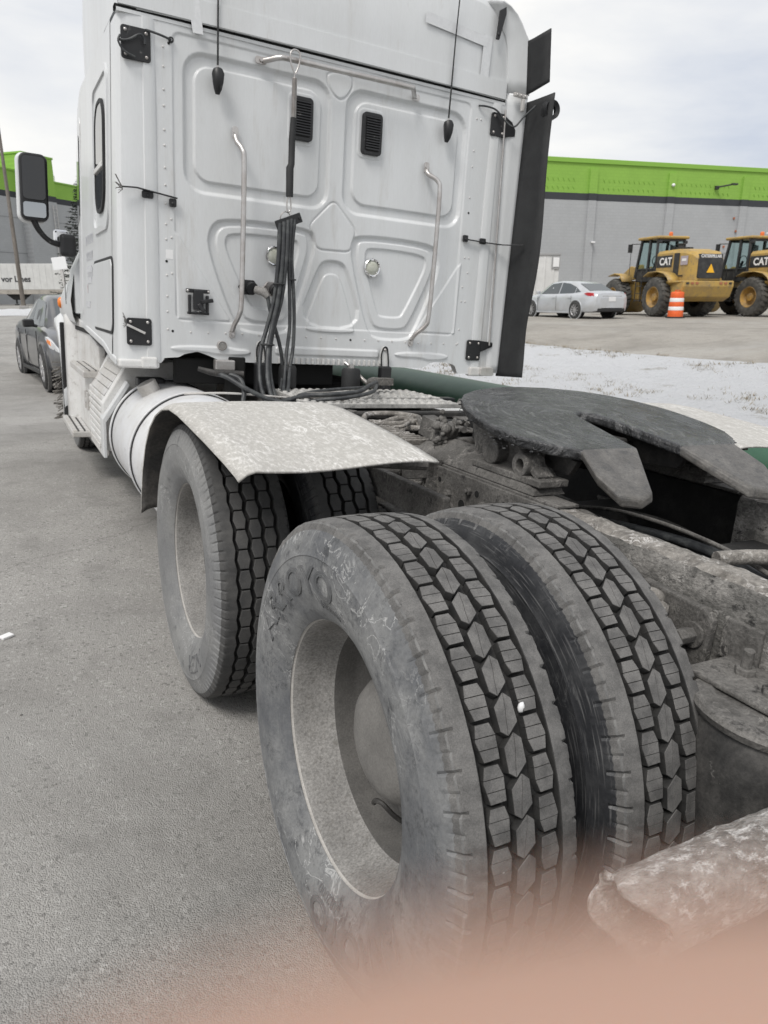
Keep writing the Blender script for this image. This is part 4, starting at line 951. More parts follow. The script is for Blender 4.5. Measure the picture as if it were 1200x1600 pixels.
mb = MB(); mb.cyl((-.35-KP.x, .95-KP.y, .995-KP.z), (.35-KP.x, .95-KP.y, .995-KP.z), .022, 14); mb.bar((-.33-KP.x, .93-KP.y, 1.02-KP.z), (-.36-KP.x, 1.06-KP.y, 1.05-KP.z), .06, .07); mb.build('cross_shaft', MUD, FW, smooth=40)
for k, (x, y, z, r) in enumerate(((-.36, .93, 1.045, .040), (-.345, .965, 1.075, .028), (-.385, .92, 1.005, .032), (-.31, .99, 1.03, .03))):
    mb = MB(); [stone(mb, (x-KP.x+random.gauss(0, .012), y-KP.y+random.gauss(0, .012), z-KP.z+random.gauss(0, .012)), r*random.uniform(.25, .6), (1, 1, .9), k*3+j) for j in range(9)]; mb.build('mud_clod', MUD, FW, smooth=50)
mb = MB(); mb.tube(wld([(-.33, 1.05, 1.0), (-.36, 1.02, .99), (-.395, .98, .97), (-.40, .94, .965)]), .010, 8, smooth=4); mb.build('release_handle', MUDL, FW, smooth=50)
mb = MB(); mb.box((0-KP.x, .58-KP.y, 1.06-KP.z), (.16, .20, .05)); mb.build('locking_jaw', DARK, FW, bevel=.01)

# ---------------------------------------------------------------- quarter fenders over the forward drive wheels
def fender(s):
    prof_ = [(.478, 1.030), (.50, 1.036), (.60, 1.050), (.80, 1.072), (1.0, 1.090), (1.15, 1.102), (1.28, 1.103), (1.40, 1.085), (1.52, 1.045), (1.64, .98), (1.74, .89), (1.82, .77), (1.865, .64), (1.875, .57)]
    ys = []; 
    for (a, b), (c, d) in zip(prof_[:-1], prof_[1:]):
        for t in (0, .34, .67): ys.append((a+(c-a)*t, b+(d-b)*t))
    ys.append(prof_[-1]); G = []
    for i, (y, z) in enumerate(ys):
        near = max(0, 1-(y-.478)/.06); col = []
        for u in np.linspace(0, 1, 26):
            x = -1.262+u*.600; dz = 0
            lip = max(0, (-1.215-x)/.053)
            dz -= .026*lip**1.6*(1+.25*near)
            inn = max(0, (x+.70)/.06); dz -= .006*inn
            dz += .004*math.sin(x*9+y*3)*.8-.006*near*math.sin((x+1.2)*11)
            yy = y-.05*max(0, (x+1.268)/.628-.55)**1.2*near*-1.2-.015*near*math.sin(x*8)
            if i > 24: nx, nz2 = 0, 0
            col.append((x*-s if False else x*(1 if s < 0 else -1), yy, z+dz))
        G.append(col)
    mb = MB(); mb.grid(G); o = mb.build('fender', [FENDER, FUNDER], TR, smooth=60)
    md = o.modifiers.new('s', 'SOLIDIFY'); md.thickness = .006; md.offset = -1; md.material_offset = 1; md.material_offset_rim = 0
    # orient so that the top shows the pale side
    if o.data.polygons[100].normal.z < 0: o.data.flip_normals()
    # front flap hanging down inside
    sx = 1 if s < 0 else -1
    b = MB(); b.cyl((sx*-.95, .66, 1.015), (sx*-.60, .66, .985), .018, 10); b.box((sx*-1.0, .56, 1.020), (.03, .03, .03)); b.box((sx*-.80, .56, 1.022), (.02, .03, .022)); b.build('fender_bracket', MUD, o)
    return o
fender(-1); fender(1)
mb = MB(); mb.box((-.60, 1.12, .862), (.028, 1.20, .10)); sp = mb.build('fender_support_beam', MUD, TR, bevel=.005)
mb = MB(); mb.bar((-.46, .83, .80), (-.46, .83, .965), .06, .020, (0, 1, 0)); mb.bar((-.47, .82, .80), (-.47, .55, .80), .05, .010); mb.bar((-.455, .52, .80), (-.52, .72, .76), .02, .008); mb.box((-.52, .83, .93), (.12, .02, .06)); mb.build('bent_bracket', MUD, TR, bevel=.004)
mb = MB(); mb.tube([(-.445, 1.02, .90), (-.475, 1.02, .895), (-.476, 1.02, .895), (-.50, 1.02, .89), (-.505, 1.02, .89), (-.54, 1.02, .885), (-.542, 1.02, .885), (-.57, 1.02, .88)], [.034, .034, .024, .030, .030, .022, .026, .024, .014], 16)
mb.tube([(-.45, 1.06, .86), (-.50, 1.0, .85), (-.51, .93, .855), (-.47, .88, .87)], .006, 6, smooth=4); mb.build('height_valve', MUD, TR, smooth=40)
for y, z in ((.72, .815), (.63, .79), (.56, .765)):
    mb = MB(); mb.cyl((-.455, y, z), (-.485, y, z), .016, 6); mb.cyl((-.45, y, z), (-.460, y, z), .024, 14); mb.build('frame_bolt', MUD, TR, bevel=.002)

DARKER = M('grease_black', (.010, .010, .010), (.03, .029, .027), .35, 9, .15, 90, .3, .7, 0, .3, .004)  # near-black colour paints the shade inside the frame
# ---------------------------------------------------------------- axles, suspension, cross members
for ya in (0, 1.32):
    mb = MB(); mb.cyl((-1.0, ya, .51), (1.0, ya, .51), .068, 20); a = mb.build('drive_axle', DARK, TR, smooth=40)
    mb = MB(); stone(mb, (0, ya, .53), .22, (1, 1.05, 1), 2); mb.build('differential', DARK, a, smooth=True)
    for s in (-1, 1):
        mb = MB(); mb.cyl((s*.98, ya, .51), (s*.62, ya, .51), .208, 32); mb.build('brake_drum', DARK, a, smooth=40, bevel=.01)
        mb = MB(); mb.bar((s*.48, ya+.60, .55), (s*.48, ya-.40, .40), .075, .05); mb.build('trailing_arm', DARK, a, bevel=.006)
        mb = MB(); mb.cyl((s*.55, ya-.14, .60), (s*.44, ya-.10, .62), .075, 20); mb.build('brake_chamber', DARK, a, bevel=.01, smooth=40)
# air springs
for ya in (-.50, .84):
    for s in (-1, 1):
        cx = s*.53; ya_ = ya
        mb = MB(); mb.lathe([(.44, .10), (.45, .125), (.52, .150), (.60, .158), (.68, .155), (.735, .146), (.750, .138)], 36, (cx, ya-.03, 0), 'z', True, True); o = mb.build('air_spring', MUDB, TR, smooth=50) if False else None
        o = mb.build('air_spring', M('muddy_bellows', (.022, .0215, .021), (.07, .067, .063), .42, 9, .14, 120, .3, .7, 0, .3, .004, c3=(.36, .35, .33), amt3=.14, ds3=22) if ya < 0 and s < 0 else DARK, TR, smooth=50)
        t = MB(); t.lathe([(.748, .150), (.762, .156), (.770, .150), (.772, .120), (.766, .110), (.766, .001)], 36, (cx, ya-.03, 0), 'z'); t.build('bead_plate', MUD, o, smooth=40)
        t = MB(); t.box((cx-s*.02, ya+.01, .776), (.16, .26, .012)); t.bar((s*.45, ya+.12, .86), (s*.45, ya+.12, .77), .012, .09, (0, 1, 0)); t.build('mounting_plate', MUD, o, bevel=.004)
        for q, (dx, dy) in enumerate(((-.03, .07), (.05, -.09), (.0, -.01))):
            t = MB(); x = cx+dx*s; t.cyl((x, ya+dy, .778), (x, ya+dy, .796), .021, 6); t.cyl((x, ya+dy, .79), (x-.004, ya+dy-.004, .835), .011, 10); t.build('stud', MUD, o, bevel=.002)
# shock mount behind the rear wheel
mb = MB(); mb.prism([(-.13, .875), (-.30, .865), (-.325, .845), (-.32, .74), (-.26, .70), (-.18, .80)], -.478, -.455, lambda u, v, t: (t, u, v)); sm = mb.build('shock_bracket', MUD, TR, bevel=.005)
mb = MB(); mb.cyl((-.47, -.285, .80), (-.53, -.285, .80), .018, 6); mb.cyl((-.465, -.285, .80), (-.485, -.285, .80), .030, 16); mb.build('bolt', MUD, sm, bevel=.002)
mb = MB(); stone(mb, (-.50, -.175, .845), .034, (1.2, 1, .8), 9); stone(mb, (-.50, -.20, .825), .028, (1.1, 1, .9), 4); mb.tube([(-.50, -.17, .84), (-.51, -.23, .815), (-.51, -.26, .79)], .013, 8, smooth=3); mb.build('mud_lump', MUDL, sm, smooth=True)
mb = MB(); mb.tube([(-.52, -.24, .80), (-.55, -.12, .60), (-.56, -.06, .45)], [.03, .03, .036, .036], 14); mb.build('shock_absorber', DARK, sm, smooth=40)
for y in (-.82, .10, .66, 1.35, 2.1, 3.2, 4.6, 6.2):
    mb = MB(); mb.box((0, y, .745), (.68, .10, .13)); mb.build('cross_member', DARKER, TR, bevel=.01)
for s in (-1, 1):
    mb = MB(); mb.box((s*.412, 1.3, .80), (.012, 4.4, .24)); mb.build('rail_inner_face', DARKER, TR)  # added dark liners put shade on the inner rail webs
mb = MB(); mb.tube([(0, 1.1, .62), (0, 3.4, .72), (0, 4.4, .78)], .055, 14); mb.build('drive_shaft', DARK, TR, smooth=40)
mb = MB(); mb.box((0, 4.8, .85), (.66, 2.6, .50)); mb.box((0, 3.2, .95), (.66, .5, .16)); mb.build('engine_block', HOLE, TR, bevel=.03)  # shade under the cab is painted on: near-black block between the rails
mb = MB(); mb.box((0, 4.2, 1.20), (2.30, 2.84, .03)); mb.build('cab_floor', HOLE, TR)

# belly pan of belts and air lines that fills the space between the rails
for k in range(26):
    x = random.uniform(-.27, .30); z = random.uniform(.66, .84); y0 = -.85
    pts = [(x+.05*math.sin(k+j), y0+j*.42, z+.05*math.sin(j*1.7+k)) for j in range(6)]
    hose(pts, random.choice((.007, .009, .012, .016)), 'air_line', random.choice((DARKER, BLACKH, MUD)), 7)
hose([(-.16, -.085, .872), (-.06, -.12, .878), (.05, -.17, .875), (.2, -.25, .85)], .020, 'hose_sleeve', MUDL, 12)
hose([(-.30, .42, .84), (-.24, .27, .87), (-.19, .12, .86), (-.15, -.05, .83), (-.1, -.3, .80)], .012, 'air_line', MUD, 8)
hose([(-.27, .48, .83), (-.20, .31, .855), (-.14, .15, .85), (-.08, 0, .82), (.02, -.3, .78)], .014, 'air_line', MUD, 8)
hose([(-.33, .30, .88), (-.31, .26, .915), (-.29, .20, .90)], .011, 'air_line', MUD, 8)
mb = MB(); mb.box((0, 0.2, .655), (.70, 2.4, .012)); mb.build('under_tray', HOLE, TR)  # added near-black sheet, darkens the space between the rails from below

# ---------------------------------------------------------------- deck plate and the tangle in front of the fifth wheel
DECKM = M('salted_deck_plate', (.33, .325, .31), (.50, .49, .47), .5, 9, .15, 120, .25, .7, .2, .3, .003, c3=(.12, .12, .115), amt3=.3, ds3=30)
for (x0, x1, y0, y1, z) in ((-.43, .46, 2.03, 2.22, 1.002), (-.43, .46, 2.245, 2.62, 1.010)):
    mb = MB(); mb.box(((x0+x1)/2, (y0+y1)/2, z-.012), (x1-x0, y1-y0, .024)); dk = mb.build('deck_plate', DECKM, TR, bevel=.003)
    mb = MB(); nx = int((x1-x0)/.045)
    for j in range(int((y1-y0)/.045)):
        for i in range(nx):
            cx = x0+.025+i*.045+(.022 if j % 2 else 0); cy = y0+.025+j*.045
            if cx > x1-.02: continue
            mb.lathe([(z-.001, .017), (z+.006, .013), (z+.008, .006), (z+.0075, .0005)], 8, (cx, cy, 0), 'z')
    d_ = mb.build('grip_button', DECKM, dk, smooth=True); d_['kind'] = 'stuff'
mb = MB(); mb.box((0, 1.96, .955), (.95, .05, .035)); mb.build('deck_support', DARK, TR, bevel=.008)
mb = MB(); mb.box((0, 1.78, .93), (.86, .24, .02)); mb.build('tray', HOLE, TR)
for x0, y0 in ((-.22, 1.50), (-.05, 1.52), (.08, 1.44)):
    for k in range(4):
        pts = [(x0+random.uniform(-.10, .10), y0+random.uniform(-.1, .12), .955+random.uniform(-.01, .045)) for _ in range(4)]
        hose(pts, random.choice((.008, .011, .014)), 'brass_fitting' if False else 'air_fitting', random.choice((MUDL, MUD, ALU)), 8)
hose([(-.36, 1.58, .985), (-.30, 1.66, 1.0), (-.17, 1.64, 1.005), (-.10, 1.55, 1.0), (-.17, 1.48, .99), (-.28, 1.48, .985), (-.36, 1.53, .985)], .013, 'tube_loop', MUDL, 10)
mb = MB()
for k in range(16): mb.cyl((-.15+.022*k, 1.42+random.uniform(-.03, .06), .95), (-.15+.022*k, 1.42+random.uniform(-.03, .06), 1.0+random.uniform(-.02, .02)), .010, 6)
mb.build('valve_block', MUD, TR, bevel=.002)
mb = MB(); mb.box((-.41, 1.62, 1.0), (.05, .05, .05), Matrix.Rotation(.5, 3, 'Z')); mb.build('small_bracket', MUD, TR, bevel=.004)
# hose ends lying over the deck, valve cluster, black pots under the wall
hose([(-.48, 2.30, .97), (-.40, 2.20, 1.02), (-.30, 2.12, 1.035), (-.12, 2.14, 1.05), (.0, 2.25, 1.07), (.12, 2.40, 1.075)], .012, 'air_hose')
hose([(-.46, 2.26, .96), (-.36, 2.10, 1.01), (-.22, 2.05, 1.03), (-.05, 2.12, 1.05), (.05, 2.26, 1.07)], .010, 'air_hose')
hose([(-.45, 2.34, .98), (-.34, 2.26, 1.03), (-.16, 2.30, 1.045), (.02, 2.36, 1.05), (.14, 2.42, 1.06)], .009, 'air_hose')
hose([(-.80, 2.50, 1.10), (-.74, 2.42, 1.09), (-.66, 2.34, 1.04), (-.55, 2.30, .99), (-.44, 2.28, .97)], .012, 'air_hose')
hose([(-.72, 2.45, 1.10), (-.67, 2.40, 1.08), (-.66, 2.36, 1.02), (-.68, 2.33, .95)], .012, 'air_hose')
hose([(-.95, 2.42, 1.0), (-.75, 2.38, 1.01), (-.55, 2.36, 1.0), (-.42, 2.36, .99)], .006, 'air_line', ALU, 6)
hose([(.06, 2.70, 1.16), (.09, 2.66, 1.13), (.13, 2.58, 1.07), (.15, 2.5, 1.04)], .012, 'steel_pipe', STEEL, 8)
mb = MB(); mb.tube([(-.86, 2.50, 1.12), (-.80, 2.48, 1.105), (-.76, 2.46, 1.10)], [.012, .016, .018], 12); mb.cyl((-.78, 2.46, 1.105), (-.64, 2.44, 1.10), .018, 12); mb.build('gladhand', DARK, TR, smooth=40)
mb = MB(); mb.box((-.66, YB-.03, 1.125), (.11, .05, .055)); mb.build('latch_striker', STEEL, TR, bevel=.006)
mb = MB(); mb.tube([(.06, 2.36, 1.065), (.10, 2.42, 1.07), (.14, 2.46, 1.075)], [.02, .03, .026], 12); mb.box((.19, 2.46, 1.075), (.12, .05, .04)); mb.tube([(-.36, 2.24, .99), (-.26, 2.18, 1.0), (-.18, 2.14, 1.01)], [.045, .045, .04], 14); mb.build('air_coupling', MUD, TR, smooth=40)
for (x, y, z0, z1, r) in ((.065, 2.62, 1.01, 1.135, .055), (-.33, 2.62, 1.02, 1.14, .050)):
    mb = MB(); mb.lathe([(z0, r*.96), (z0+.01, r), (z1-.015, r), (z1, r*.85)], 28, (x, y, 0), 'z', True, True); o = mb.build('black_canister', BLACKR, TR, smooth=40)
    t = MB(); t.cyl((x, y, z1), (x, y, z1+.02), .018, 10); t.build('cap', STEEL, o)
for x in (.335, -.455):
    mb = MB(); mb.box((x, YB-.05, 1.06), (.075, .05, .17)); mb.build('cab_strut', BLACKP, TR, bevel=.01)
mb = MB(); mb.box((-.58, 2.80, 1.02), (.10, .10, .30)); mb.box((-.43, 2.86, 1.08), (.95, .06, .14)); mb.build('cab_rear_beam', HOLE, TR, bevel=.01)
mb = MB(); mb.box((-.55, 3.1, .70), (.35, .7, .8)); mb.box((.6, 3.2, .70), (.35, .9, .8)); mb.build('inner_mass', HOLE, TR) if False else None

# ---------------------------------------------------------------- fuel tanks
TANKM = M('white_salted_tank', (.70, .71, .73), (.56, .55, .53), .36, 2.6, .2, 140, .06, .42, .1, .03, .002, c3=(.30, .285, .265), amt3=.16, ds3=11, coat=.1)
def tank(s):
    x, z, R = (s*.885, .672, .325) if s < 0 else (.93, .57, .325); y0, y1 = 1.93, 3.26
    mb = MB(); mb.lathe([(y0+.0, .001), (y0+.0, .12), (y0+.015, .22), (y0+.04, .285), (y0+.055, .298), (y0+.060, .312), (y0+.075, .322), (y0+.09, .325), (y1-.09, .325), (y1-.06, .315), (y1, .26), (y1, .001)], 72, (x, 0, z), 'y'); o = mb.build('fuel_tank', TANKM, TR, smooth=30)
    for ys in (2.46, 3.12):
        t = MB(); t.lathe([(ys-.035, .3265), (ys-.035, .331), (ys+.035, .331), (ys+.035, .3265)], 72, (x, 0, z), 'y'); t.build('strap_rubber', BLACKR, o, smooth=30)
        t = MB(); t.lathe([(ys-.022, .331), (ys-.022, .335), (ys-.01, .337), (ys+.01, .337), (ys+.022, .335), (ys+.022, .331)], 72, (x, 0, z), 'y'); t.build('strap', TANKM, o, smooth=30)
    t = MB(); t.tube([(x-s*-.10, 3.05, z+.30), (x-s*-.13, 3.05, z+.36)], .05, 20) if False else t.box((s*1.00, 3.05, z+.323), (.15, .10, .05)); t.build('tank_bracket', BLACKP, o, bevel=.01)
    c_ = MB(); c_.cyl((s*1.03, 2.85, z+.283), (s*1.06, 2.85, z+.338), .055, 20); c_.build('filler_cap', ALU, o, bevel=.005)
tank(-1); tank(1)

# ---------------------------------------------------------------- steps and battery box (left side), wheel-side panels
def steps(s):
    mb = MB(); mb.prism([(-1.235, .57), (-1.235, .84), (-1.10, 1.06), (-.80, 1.10), (-.55, 1.10), (-.55, .50), (-1.05, .50)], 3.27, 3.35, lambda u, v, t: (-s*u*1, t, v)); o = mb.build('side_fairing', WHITE_DIRTY, TR, bevel=.008)
    # ribbed end piece, horizontally grooved slats on sides
    for k in range(7):
        t = MB(); z = .59+k*.040; t.box((s*1.226, 3.66, z), (.014, .62, .030)); t.build('ribbed_slat', WHITE_DIRTY, o, bevel=.005)
    for k in range(6):
        t = MB(); u = k/5; t.box((s*(1.20-.13*u), 3.66, .90+.20*u), (.045, .62, .012), Matrix.Rotation(s*.95, 3, 'Y')); t.build('ribbed_slat', ALU, o, bevel=.004)
    t = MB(); t.box((s*1.14, 3.70, .72), (.15, .80, .31)); t.prism([(-1.21, .84), (-1.09, 1.08), (-.8, 1.1), (-.8, .84)], 3.36, 4.10, lambda u, v, t_: (-s*u, t_, v)); t.build('battery_box', WHITE_DIRTY, o, bevel=.01)
    t = MB(); t.prism([(-1.245, .53), (-1.245, .76), (-1.10, .98), (-1.085, .96), (-1.225, .74), (-1.225, .53)], 3.20, 3.32, lambda u, v, t_: (-s*u, t_, v)); t.build('flap', WHITE, o, bevel=.004)
    p_ = MB(); p_.prism([(4.17, .35), (5.62, .35), (5.55, 1.30), (4.17, 1.12)], 1.09, 1.14, lambda u, v, t_: (s*t_, u, v)); p_.build('step_panel', WHITE_DIRTY, o, bevel=.008)
    for k in range(7):
        t = MB(); t.box((s*1.146, 4.5, .42+k*.055), (.010, .56, .022)); t.build('panel_rib', WHITE_DIRTY, o, bevel=.003)
    t = MB(); t.box((s*1.15, 4.85, .66), (.02, .05, .14)); t.box((s*1.15, 4.92, .66), (.02, .16, .03)); t.box((s*1.15, 5.0, .66), (.02, .05, .14)); t.build('latch', ALU, o, bevel=.004)
    for (x0, x1, y0, y1, z) in ((1.075, 1.25, 4.10, 5.05, .955), (1.09, 1.275, 4.83, 5.75, .42)):
        t = MB(); t.box((s*(x0+x1)/2, (y0+y1)/2, z-.022), (x1-x0, y1-y0, .044)); st_ = t.build('step', ALU, o, bevel=.006); t = MB(); t.box((s*(x0+x1)/2, (y0+y1)/2, z), (x1-x0-.02, y1-y0-.05, .004)); t.build('step_tray', DARK, st_)  # thin dark inset paints the shade between the tread ribs
        for i in range(4):
            for j in range(7):
                q = MB(); q.box((s*(x0+.022+i*(x1-x0-.044)/3), y0+.07+j*(y1-y0-.14)/6, z+.003), (.030, .11, .010)); q.build('tread_rib', ALU, st_, bevel=.002) if i == 0 or True else None
        b = MB(); b.box((s*(x0-.02), (y0+y1)/2, z-.08), (.10, (y1-y0)*.8, .09)); b.build('step_bracket', BLACKP, st_, bevel=.01)
    # rear part of the front wing: pale panel in front of the steps, black liner with spray suppressing bristles
    t = MB(); G = []
    for z in np.linspace(.30, 1.30, 12): G.append([(s*1.22, 5.74+.02*math.sin(z*3), z), (s*1.205, 5.66, z), (s*1.15, 5.60, z), (s*1.05, 5.58, z)])
    t.grid(G); t.build('wing_rear_panel', WHITE_DIRTY, o, smooth=50, solid=.015)
    t = MB(); t.box((s*1.235, 5.80, .78), (.045, .05, .90)); t.build('wheel_arch_liner', BLACKR, o, bevel=.01)
    m_ = MB()
    for k in range(46):
        z = .38+random.random()*.5; y = 5.86+random.random()*.05; m_.bar((s*1.26, y, z), (s*(1.30+random.random()*.04), y+random.uniform(-.02, .03), z+random.uniform(-.05, .0)), .008)
    q = m_.build('mud_icicle', MUDL, o); q['kind'] = 'stuff'
steps(-1)

# ---------------------------------------------------------------- tail: mud caked hanger tube across the rear
HANGM = M('thick_mud_tube', (.33, .31, .29), (.17, .158, .145), .46, 11, .10, 70, .3, .9, 0, 1., .012, c3=(.60, .585, .57), amt3=.36, ds3=46, st=(.6, 1, 1))
add_veins(HANGM, (.75, .73, .71), 22, .05, .8, (.5, 1, 1)); add_veins(HANGM, (.10, .09, .08), 13, .03, .7, (.5, 1, 1))
N_ = 200; n_ = 56; vs = []; fs = []
for i in range(N_):
    x = -1.085+i/(N_-1)*2.17
    for j in range(n_):
        a = 2*PI*j/n_; r = .052+.003*noise.noise(Vector((x*6, math.cos(a)*1.2, math.sin(a)*1.2)))+.0035*noise.noise(Vector((x*30, math.cos(a)*4, math.sin(a)*4)))+.0015*noise.noise(Vector((x*90, math.cos(a)*10, math.sin(a)*10)))
        vs.append((x+(.015*math.sin(a*3) if i == 0 else 0), -.70+r*math.cos(a)*1.15, .668+r*math.sin(a)))
for i in range(N_-1):
    for j in range(n_): fs.append((i*n_+j, i*n_+(j+1) % n_, (i+1)*n_+(j+1) % n_, (i+1)*n_+j))
mb = MB(); mb.add(vs, fs); hg_ = mb.build('mudflap_hanger', HANGM, TR, smooth=True)
md = hg_.modifiers.new('s', 'SOLIDIFY'); md.thickness = .008; md.offset = -1
for s in (-1, 1):
    mb = MB(); mb.box((s*.92, -.705, .33), (.60, .014, .52)); mb.build('mudflap', BLACKR, hg_, bevel=.002)
    mb = MB(); mb.bar((s*.44, -.70, .66), (s*.44, -.60, .80), .05, .05); mb.build('hanger_bracket', MUD, hg_, bevel=.006)

# white pebble caught in the rear outer tyre tread, another in the row below
for ang, xw, r in ((143.1, -1.0447, .0065), (170.2, -1.1258, .0045)):
    a = math.radians(ang); mb = MB(); stone(mb, (xw, .505*math.cos(a), .51+.505*math.sin(a)), r, (1, .9, 1.5), 5); o = mb.build('trapped_pebble', REFL, TR, smooth=True)

TR.matrix_world = TT
# ================================================================= GROUND
def ramp_coord(c0, c1, n): return c0
def axis(lo, hi, fine_lo, fine_hi, step, far):
    a = list(np.arange(fine_lo, fine_hi, step)); s = step; v = fine_hi
    while v < hi: a.append(v); s = min(s*1.18, far); v += s
    a.append(hi); s = step; v = fine_lo-step; L_ = []
    while v > lo: L_.append(v); s = min(s*1.18, far); v -= s
    L_.append(lo); return np.array(L_[::-1]+a)
def asphalt(name, c0, c1, c2, salt, stain=.5):
    m = bpy.data.materials.new(name); m.use_nodes = True; t = m.node_tree; N = t.nodes; lk = t.links.new; b = N['Principled BSDF']; b.inputs['Roughness'].default_value = .88; b.inputs['Specular IOR Level'].default_value = .3
    co = N.new('ShaderNodeTexCoord')
    def nz(s, d=5, r=.6, dist=0):
        n = N.new('ShaderNodeTexNoise'); n.inputs['Scale'].default_value = s; n.inputs['Detail'].default_value = d; n.inputs['Roughness'].default_value = r; n.inputs['Distortion'].default_value = dist; lk(co.outputs['Object'], n.inputs['Vector']); return n
    def mr(n, a, bb, c=0, d=1, o='Fac'):
        r = N.new('ShaderNodeMapRange'); r.inputs['From Min'].default_value = a; r.inputs['From Max'].default_value = bb; r.inputs['To Min'].default_value = c; r.inputs['To Max'].default_value = d; lk(n.outputs[o], r.inputs['Value']); return r
    def mix(f, a, bb):
        x = N.new('ShaderNodeMixRGB'); lk(f, x.inputs[0])
        for i, q in ((1, a), (2, bb)):
            if isinstance(q, tuple): x.inputs[i].default_value = (*q, 1)
            else: lk(q, x.inputs[i])
        return x.outputs[0]
    vo = N.new('ShaderNodeTexVoronoi'); vo.inputs['Scale'].default_value = 260; vo.inputs['Randomness'].default_value = 1; lk(co.outputs['Object'], vo.inputs['Vector'])
    vo2 = N.new('ShaderNodeTexVoronoi'); vo2.inputs['Scale'].default_value = 95; lk(co.outputs['Object'], vo2.inputs['Vector'])
    sep = N.new('ShaderNodeSeparateColor'); lk(vo.outputs['Color'], sep.inputs[0])
    sep2 = N.new('ShaderNodeSeparateColor'); lk(vo2.outputs['Color'], sep2.inputs[0])
    c = mix(mr(sep, .15, .9, o='Red').outputs[0], c0, c1)                       # per-stone tone
    c = mix(mr(sep2, .90, .97, 0, .8, o='Green').outputs[0], c, c2)             # pale aggregate
    c = mix(mr(sep2, .08, .03, 0, .5, o='Blue').outputs[0], c, (.06, .058, .055))
    gap = mr(vo, .0030*1.2, .0050, 0, .0, o='Distance')
    c = mix(mr(nz(.55, 8, .66, .6), .42, .62, 0, .62).outputs[0], c, tuple(q*.72 for q in c0))  # broad darker patches
    c = mix(mr(nz(.23, 7, .65, .8), .50, .72, 0, salt).outputs[0], c, (.46, .455, .44))
    c = mix(mr(nz(3.1, 7, .72), .53, .66, 0, .42).outputs[0], c, tuple(q*.6 for q in c0))
    c = mix(mr(nz(7.7, 4, .6), .74, .80, 0, .35).outputs[0], c, (.05, .048, .045))     # small dark pits
    # hairline cracks
    vc = N.new('ShaderNodeTexVoronoi'); vc.feature = 'DISTANCE_TO_EDGE'; vc.inputs['Scale'].default_value = .22
    nd = nz(1.3, 8, .7); mm = N.new('ShaderNodeMixRGB'); mm.inputs[0].default_value = .35; lk(co.outputs['Object'], mm.inputs[1]); lk(nd.outputs['Color'], mm.inputs[2]); lk(mm.outputs[0], vc.inputs['Vector'])
    c = mix(mr(vc, .0003, .0010, .35, 0, o='Distance').outputs[0], c, (.055, .052, .05))
    lk(c, b.inputs['Base Color'])
    bn = N.new('ShaderNodeBump'); bn.inputs['Strength'].default_value = .9; bn.inputs['Distance'].default_value = .0035; bn.invert = True
    ad = N.new('ShaderNodeMath'); ad.operation = 'MULTIPLY_ADD'; lk(vo.outputs['Distance'], ad.inputs[0]); ad.inputs[1].default_value = 1.0; lk(mr(nz(60, 4), .3, .7, 0, .5).outputs[0], ad.inputs[2])
    lk(ad.outputs[0], bn.inputs['Height']); lk(bn.outputs[0], b.inputs['Normal'])
    return m
ASPH = asphalt('worn_asphalt', (.29, .28, .264), (.39, .379, .36), (.48, .47, .45), .35)
LOT = asphalt('salted_lot_asphalt', (.30, .28, .25), (.38, .36, .325), (.44, .42, .39), .45)
xa = axis(-260, 320, -4, 8, .25, 9); ya = axis(-60, 400, -4, 12, .25, 9)
def sheet(name, xa, ya, fn, mat, mask=None, dz=0, kind='structure'):
    XX, YY = np.meshgrid(xa, ya, indexing='ij'); ZZ = fn(XX, YY)+dz
    idx = np.arange(XX.size).reshape(XX.shape); q = np.stack([idx[:-1, :-1], idx[1:, :-1], idx[1:, 1:], idx[:-1, 1:]], -1).reshape(-1, 4)
    me = bpy.data.meshes.new(name); me.from_pydata(np.stack([XX, YY, ZZ], -1).reshape(-1, 3).tolist(), [], q.tolist()); me.materials.append(mat); me.shade_smooth()
    o = bpy.data.objects.new(name, me); COL.objects.link(o); o['kind'] = kind; return o
sheet('pavement', xa, ya, H, ASPH)

